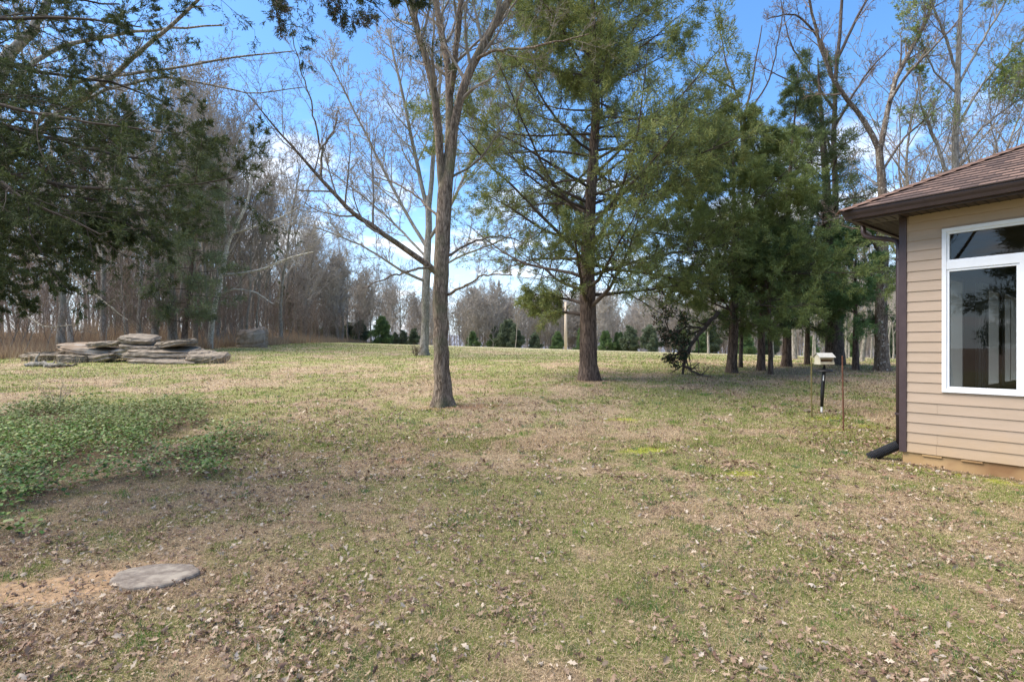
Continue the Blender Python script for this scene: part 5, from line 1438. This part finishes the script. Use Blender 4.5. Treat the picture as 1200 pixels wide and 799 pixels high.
# the deep wood that reads as one mass
def wood_mass(name, seed, XY, hs, lb, minr=.03):
    rng = np.random.default_rng(seed); N = len(XY)
    S = np.stack([XY[:, 0], XY[:, 1], gz(XY[:, 0], XY[:, 1]) - .2], -1)
    h = rng.uniform(hs[0], hs[1], N)
    tp, tr = grow(rng, S, np.stack([rng.normal(0, .06, N), rng.normal(0, .06, N), np.ones(N)], -1), h, h * .0095, 8, .04, .03, .1)
    s, d, l, q = children(rng, tp, tr, h, 17, .04, .98, 36, 8, .33, .5, prof=lambda t: (.45 + .65 * np.sin(np.pi * np.clip(t, 0, 1) ** .8)) * (1.1 - .3 * t), minr=minr)
    p1, r1 = grow(rng, s, d, l, q, 5, .10, .12, .3)
    s, d, l, q = children(rng, p1, r1, l, 5, .2, 1, 38, 10, .5, .6, minr=minr * .9)
    p2, r2 = grow(rng, s, d, l, q, 4, .12, .08, .4)
    s, d, l, q = children(rng, p2, r2, l, 4, .15, 1, 38, 10, .6, .8, minr=minr * .8)
    p3, r3 = grow(rng, s, d, l, q, 3, .12, .05, .4)
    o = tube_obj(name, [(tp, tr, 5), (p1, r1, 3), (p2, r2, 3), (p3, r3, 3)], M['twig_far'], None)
    tag(o, lb, 'woodland', kind='stuff'); return o
r2_ = np.random.default_rng(8)
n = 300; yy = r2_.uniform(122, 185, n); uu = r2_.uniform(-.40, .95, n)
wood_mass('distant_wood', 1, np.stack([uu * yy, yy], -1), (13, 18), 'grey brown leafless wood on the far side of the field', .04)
n = 170; yy = r2_.uniform(42, 120, n); xx = np.array([wood_edge(v) for v in yy]) - r2_.uniform(12, 75, n)
wood_mass('deep_wood', 2, np.stack([xx, yy], -1), (10, 15), 'dense leafless thicket deep in the left woodland', .022)
# small dense cedars, copied
sm = [cedar('small_cedar', 61, 4.2, .07, 1.5, .15, nl=46, k2=8, k3=4, per=3, n=6, ln=.26, wd=.075, cols=[(.06, .085, .035), (.065, .10, .032), (.04, .068, .028)], top=.22, peak=.25, sides=8, twigs=False, spread=.7),
      cedar('small_cedar', 62, 5.2, .08, 1.6, .3, nl=44, k2=8, k3=4, per=3, n=6, ln=.28, wd=.09, cols=[(.055, .07, .04), (.065, .08, .045), (.045, .058, .036)], top=.35, peak=.4, sides=8, twigs=False, spread=.7)]
us = set()
def small(i, px, Y, s, lb, group=None, x=None, tall=1.0):
    o = sm[i]
    if i in us: o = copy_tree(o)
    us.add(i)
    g = G(px, Y) if x is None else Vector((x, Y, float(gz(x, Y))))
    o.location = (g.x, g.y, g.z - .1); o.rotation_euler = (0, 0, rw.uniform(0, 6.28)); o.scale = (s, s, s * tall)
    if 'group' in o: del o['group']
    tag(o, lb, 'evergreen tree', group); return o
small(0, 447, 82, 1.05, 'round bright green cedar alone at the far field edge')
for i, px in enumerate((352, 366, 377, 388, 399, 412, 424, 462, 472, 485)):
    small(1, px, 88 + (i % 3) * 3, rw.uniform(.55, .85) * (.75 if px > 455 else 1), 'low dark evergreen in the row at the far left of the field', 'low evergreens at the far left field edge')
FE = [(556, .9), (566, 1.1), (580, 1.25), (592, 1.3), (602, 1.15), (612, 1.2), (628, .8), (640, 1.2), (652, .9), (674, 1.1), (684, 1.25), (700, .9), (712, 1.2), (724, 1.3), (738, 1.1), (752, 1.0), (764, 1.1), (778, .9), (800, 1.1), (822, 1.2), (836, 1.3), (850, 1.2), (874, 1.3), (884, 1.1), (905, 1.25), (930, 1.3), (950, 1.2), (968, 1.3), (1000, 1.4), (1018, 1.3), (1044, 1.3)]
for px, s in FE[::2] + [(592, 1.3), (602, 1.1), (724, 1.2), (822, 1.2), (874, 1.2)]:
    small(rw.choice([0, 1, 1]), px + rw.uniform(-3, 3), rw.uniform(104, 118), s * rw.uniform(.95, 1.25), 'evergreen in the tree line beyond the field', 'evergreens beyond the field')
bigc = cedar('evergreen_tree', 63, 11.5, .16, 2.3, 1.6, nl=44, k2=8, k3=4, per=3, n=4, ln=.22, wd=.04, cols=[(.075, .088, .042), (.09, .105, .05), (.065, .075, .04)], top=.2, peak=.2, sides=10, twigs=False)
place(bigc, 215, 35, 0, 1.25, 'tall dull green cedar in the wood behind the stone pile', 'evergreen tree')
for px, Y, s, lb in ((140, 46, .6, 'shorter green cedar in the wood left of the tall dull one'), (335, 76, .75, 'dark cedar in the wood behind the brown boulder'), (980, 50, .9, 'green cedar seen through the trunks behind the feeder')):
    o = copy_tree(bigc); place(o, px, Y, rw.uniform(0, 6), s, lb, 'evergreen tree')
for x, Y, s in ((-10, -3, 1.1), (-8, -8, 1.0), (-13, -5, 1.2)):
    g_ = copy_tree(bigc); place(g_, 0, 1, rw.uniform(0, 6), s, 'evergreen standing behind the viewpoint', 'evergreen tree', 'evergreens behind the viewpoint'); g_.location = (x, Y, float(gz(x, Y)))
# trees behind the photographer, mirrored in the window
for x, Y, s, i in ((-9, -6, .9, 0), (-14, -2, 1, 2), (-6, -12, 1, 1), (-16, -10, 1, 0)):
    o = bare(i, 0, Y, s, 'bare tree standing behind the viewpoint', 'bare trees behind the viewpoint', x=x)
print('objects', len(sc.objects))
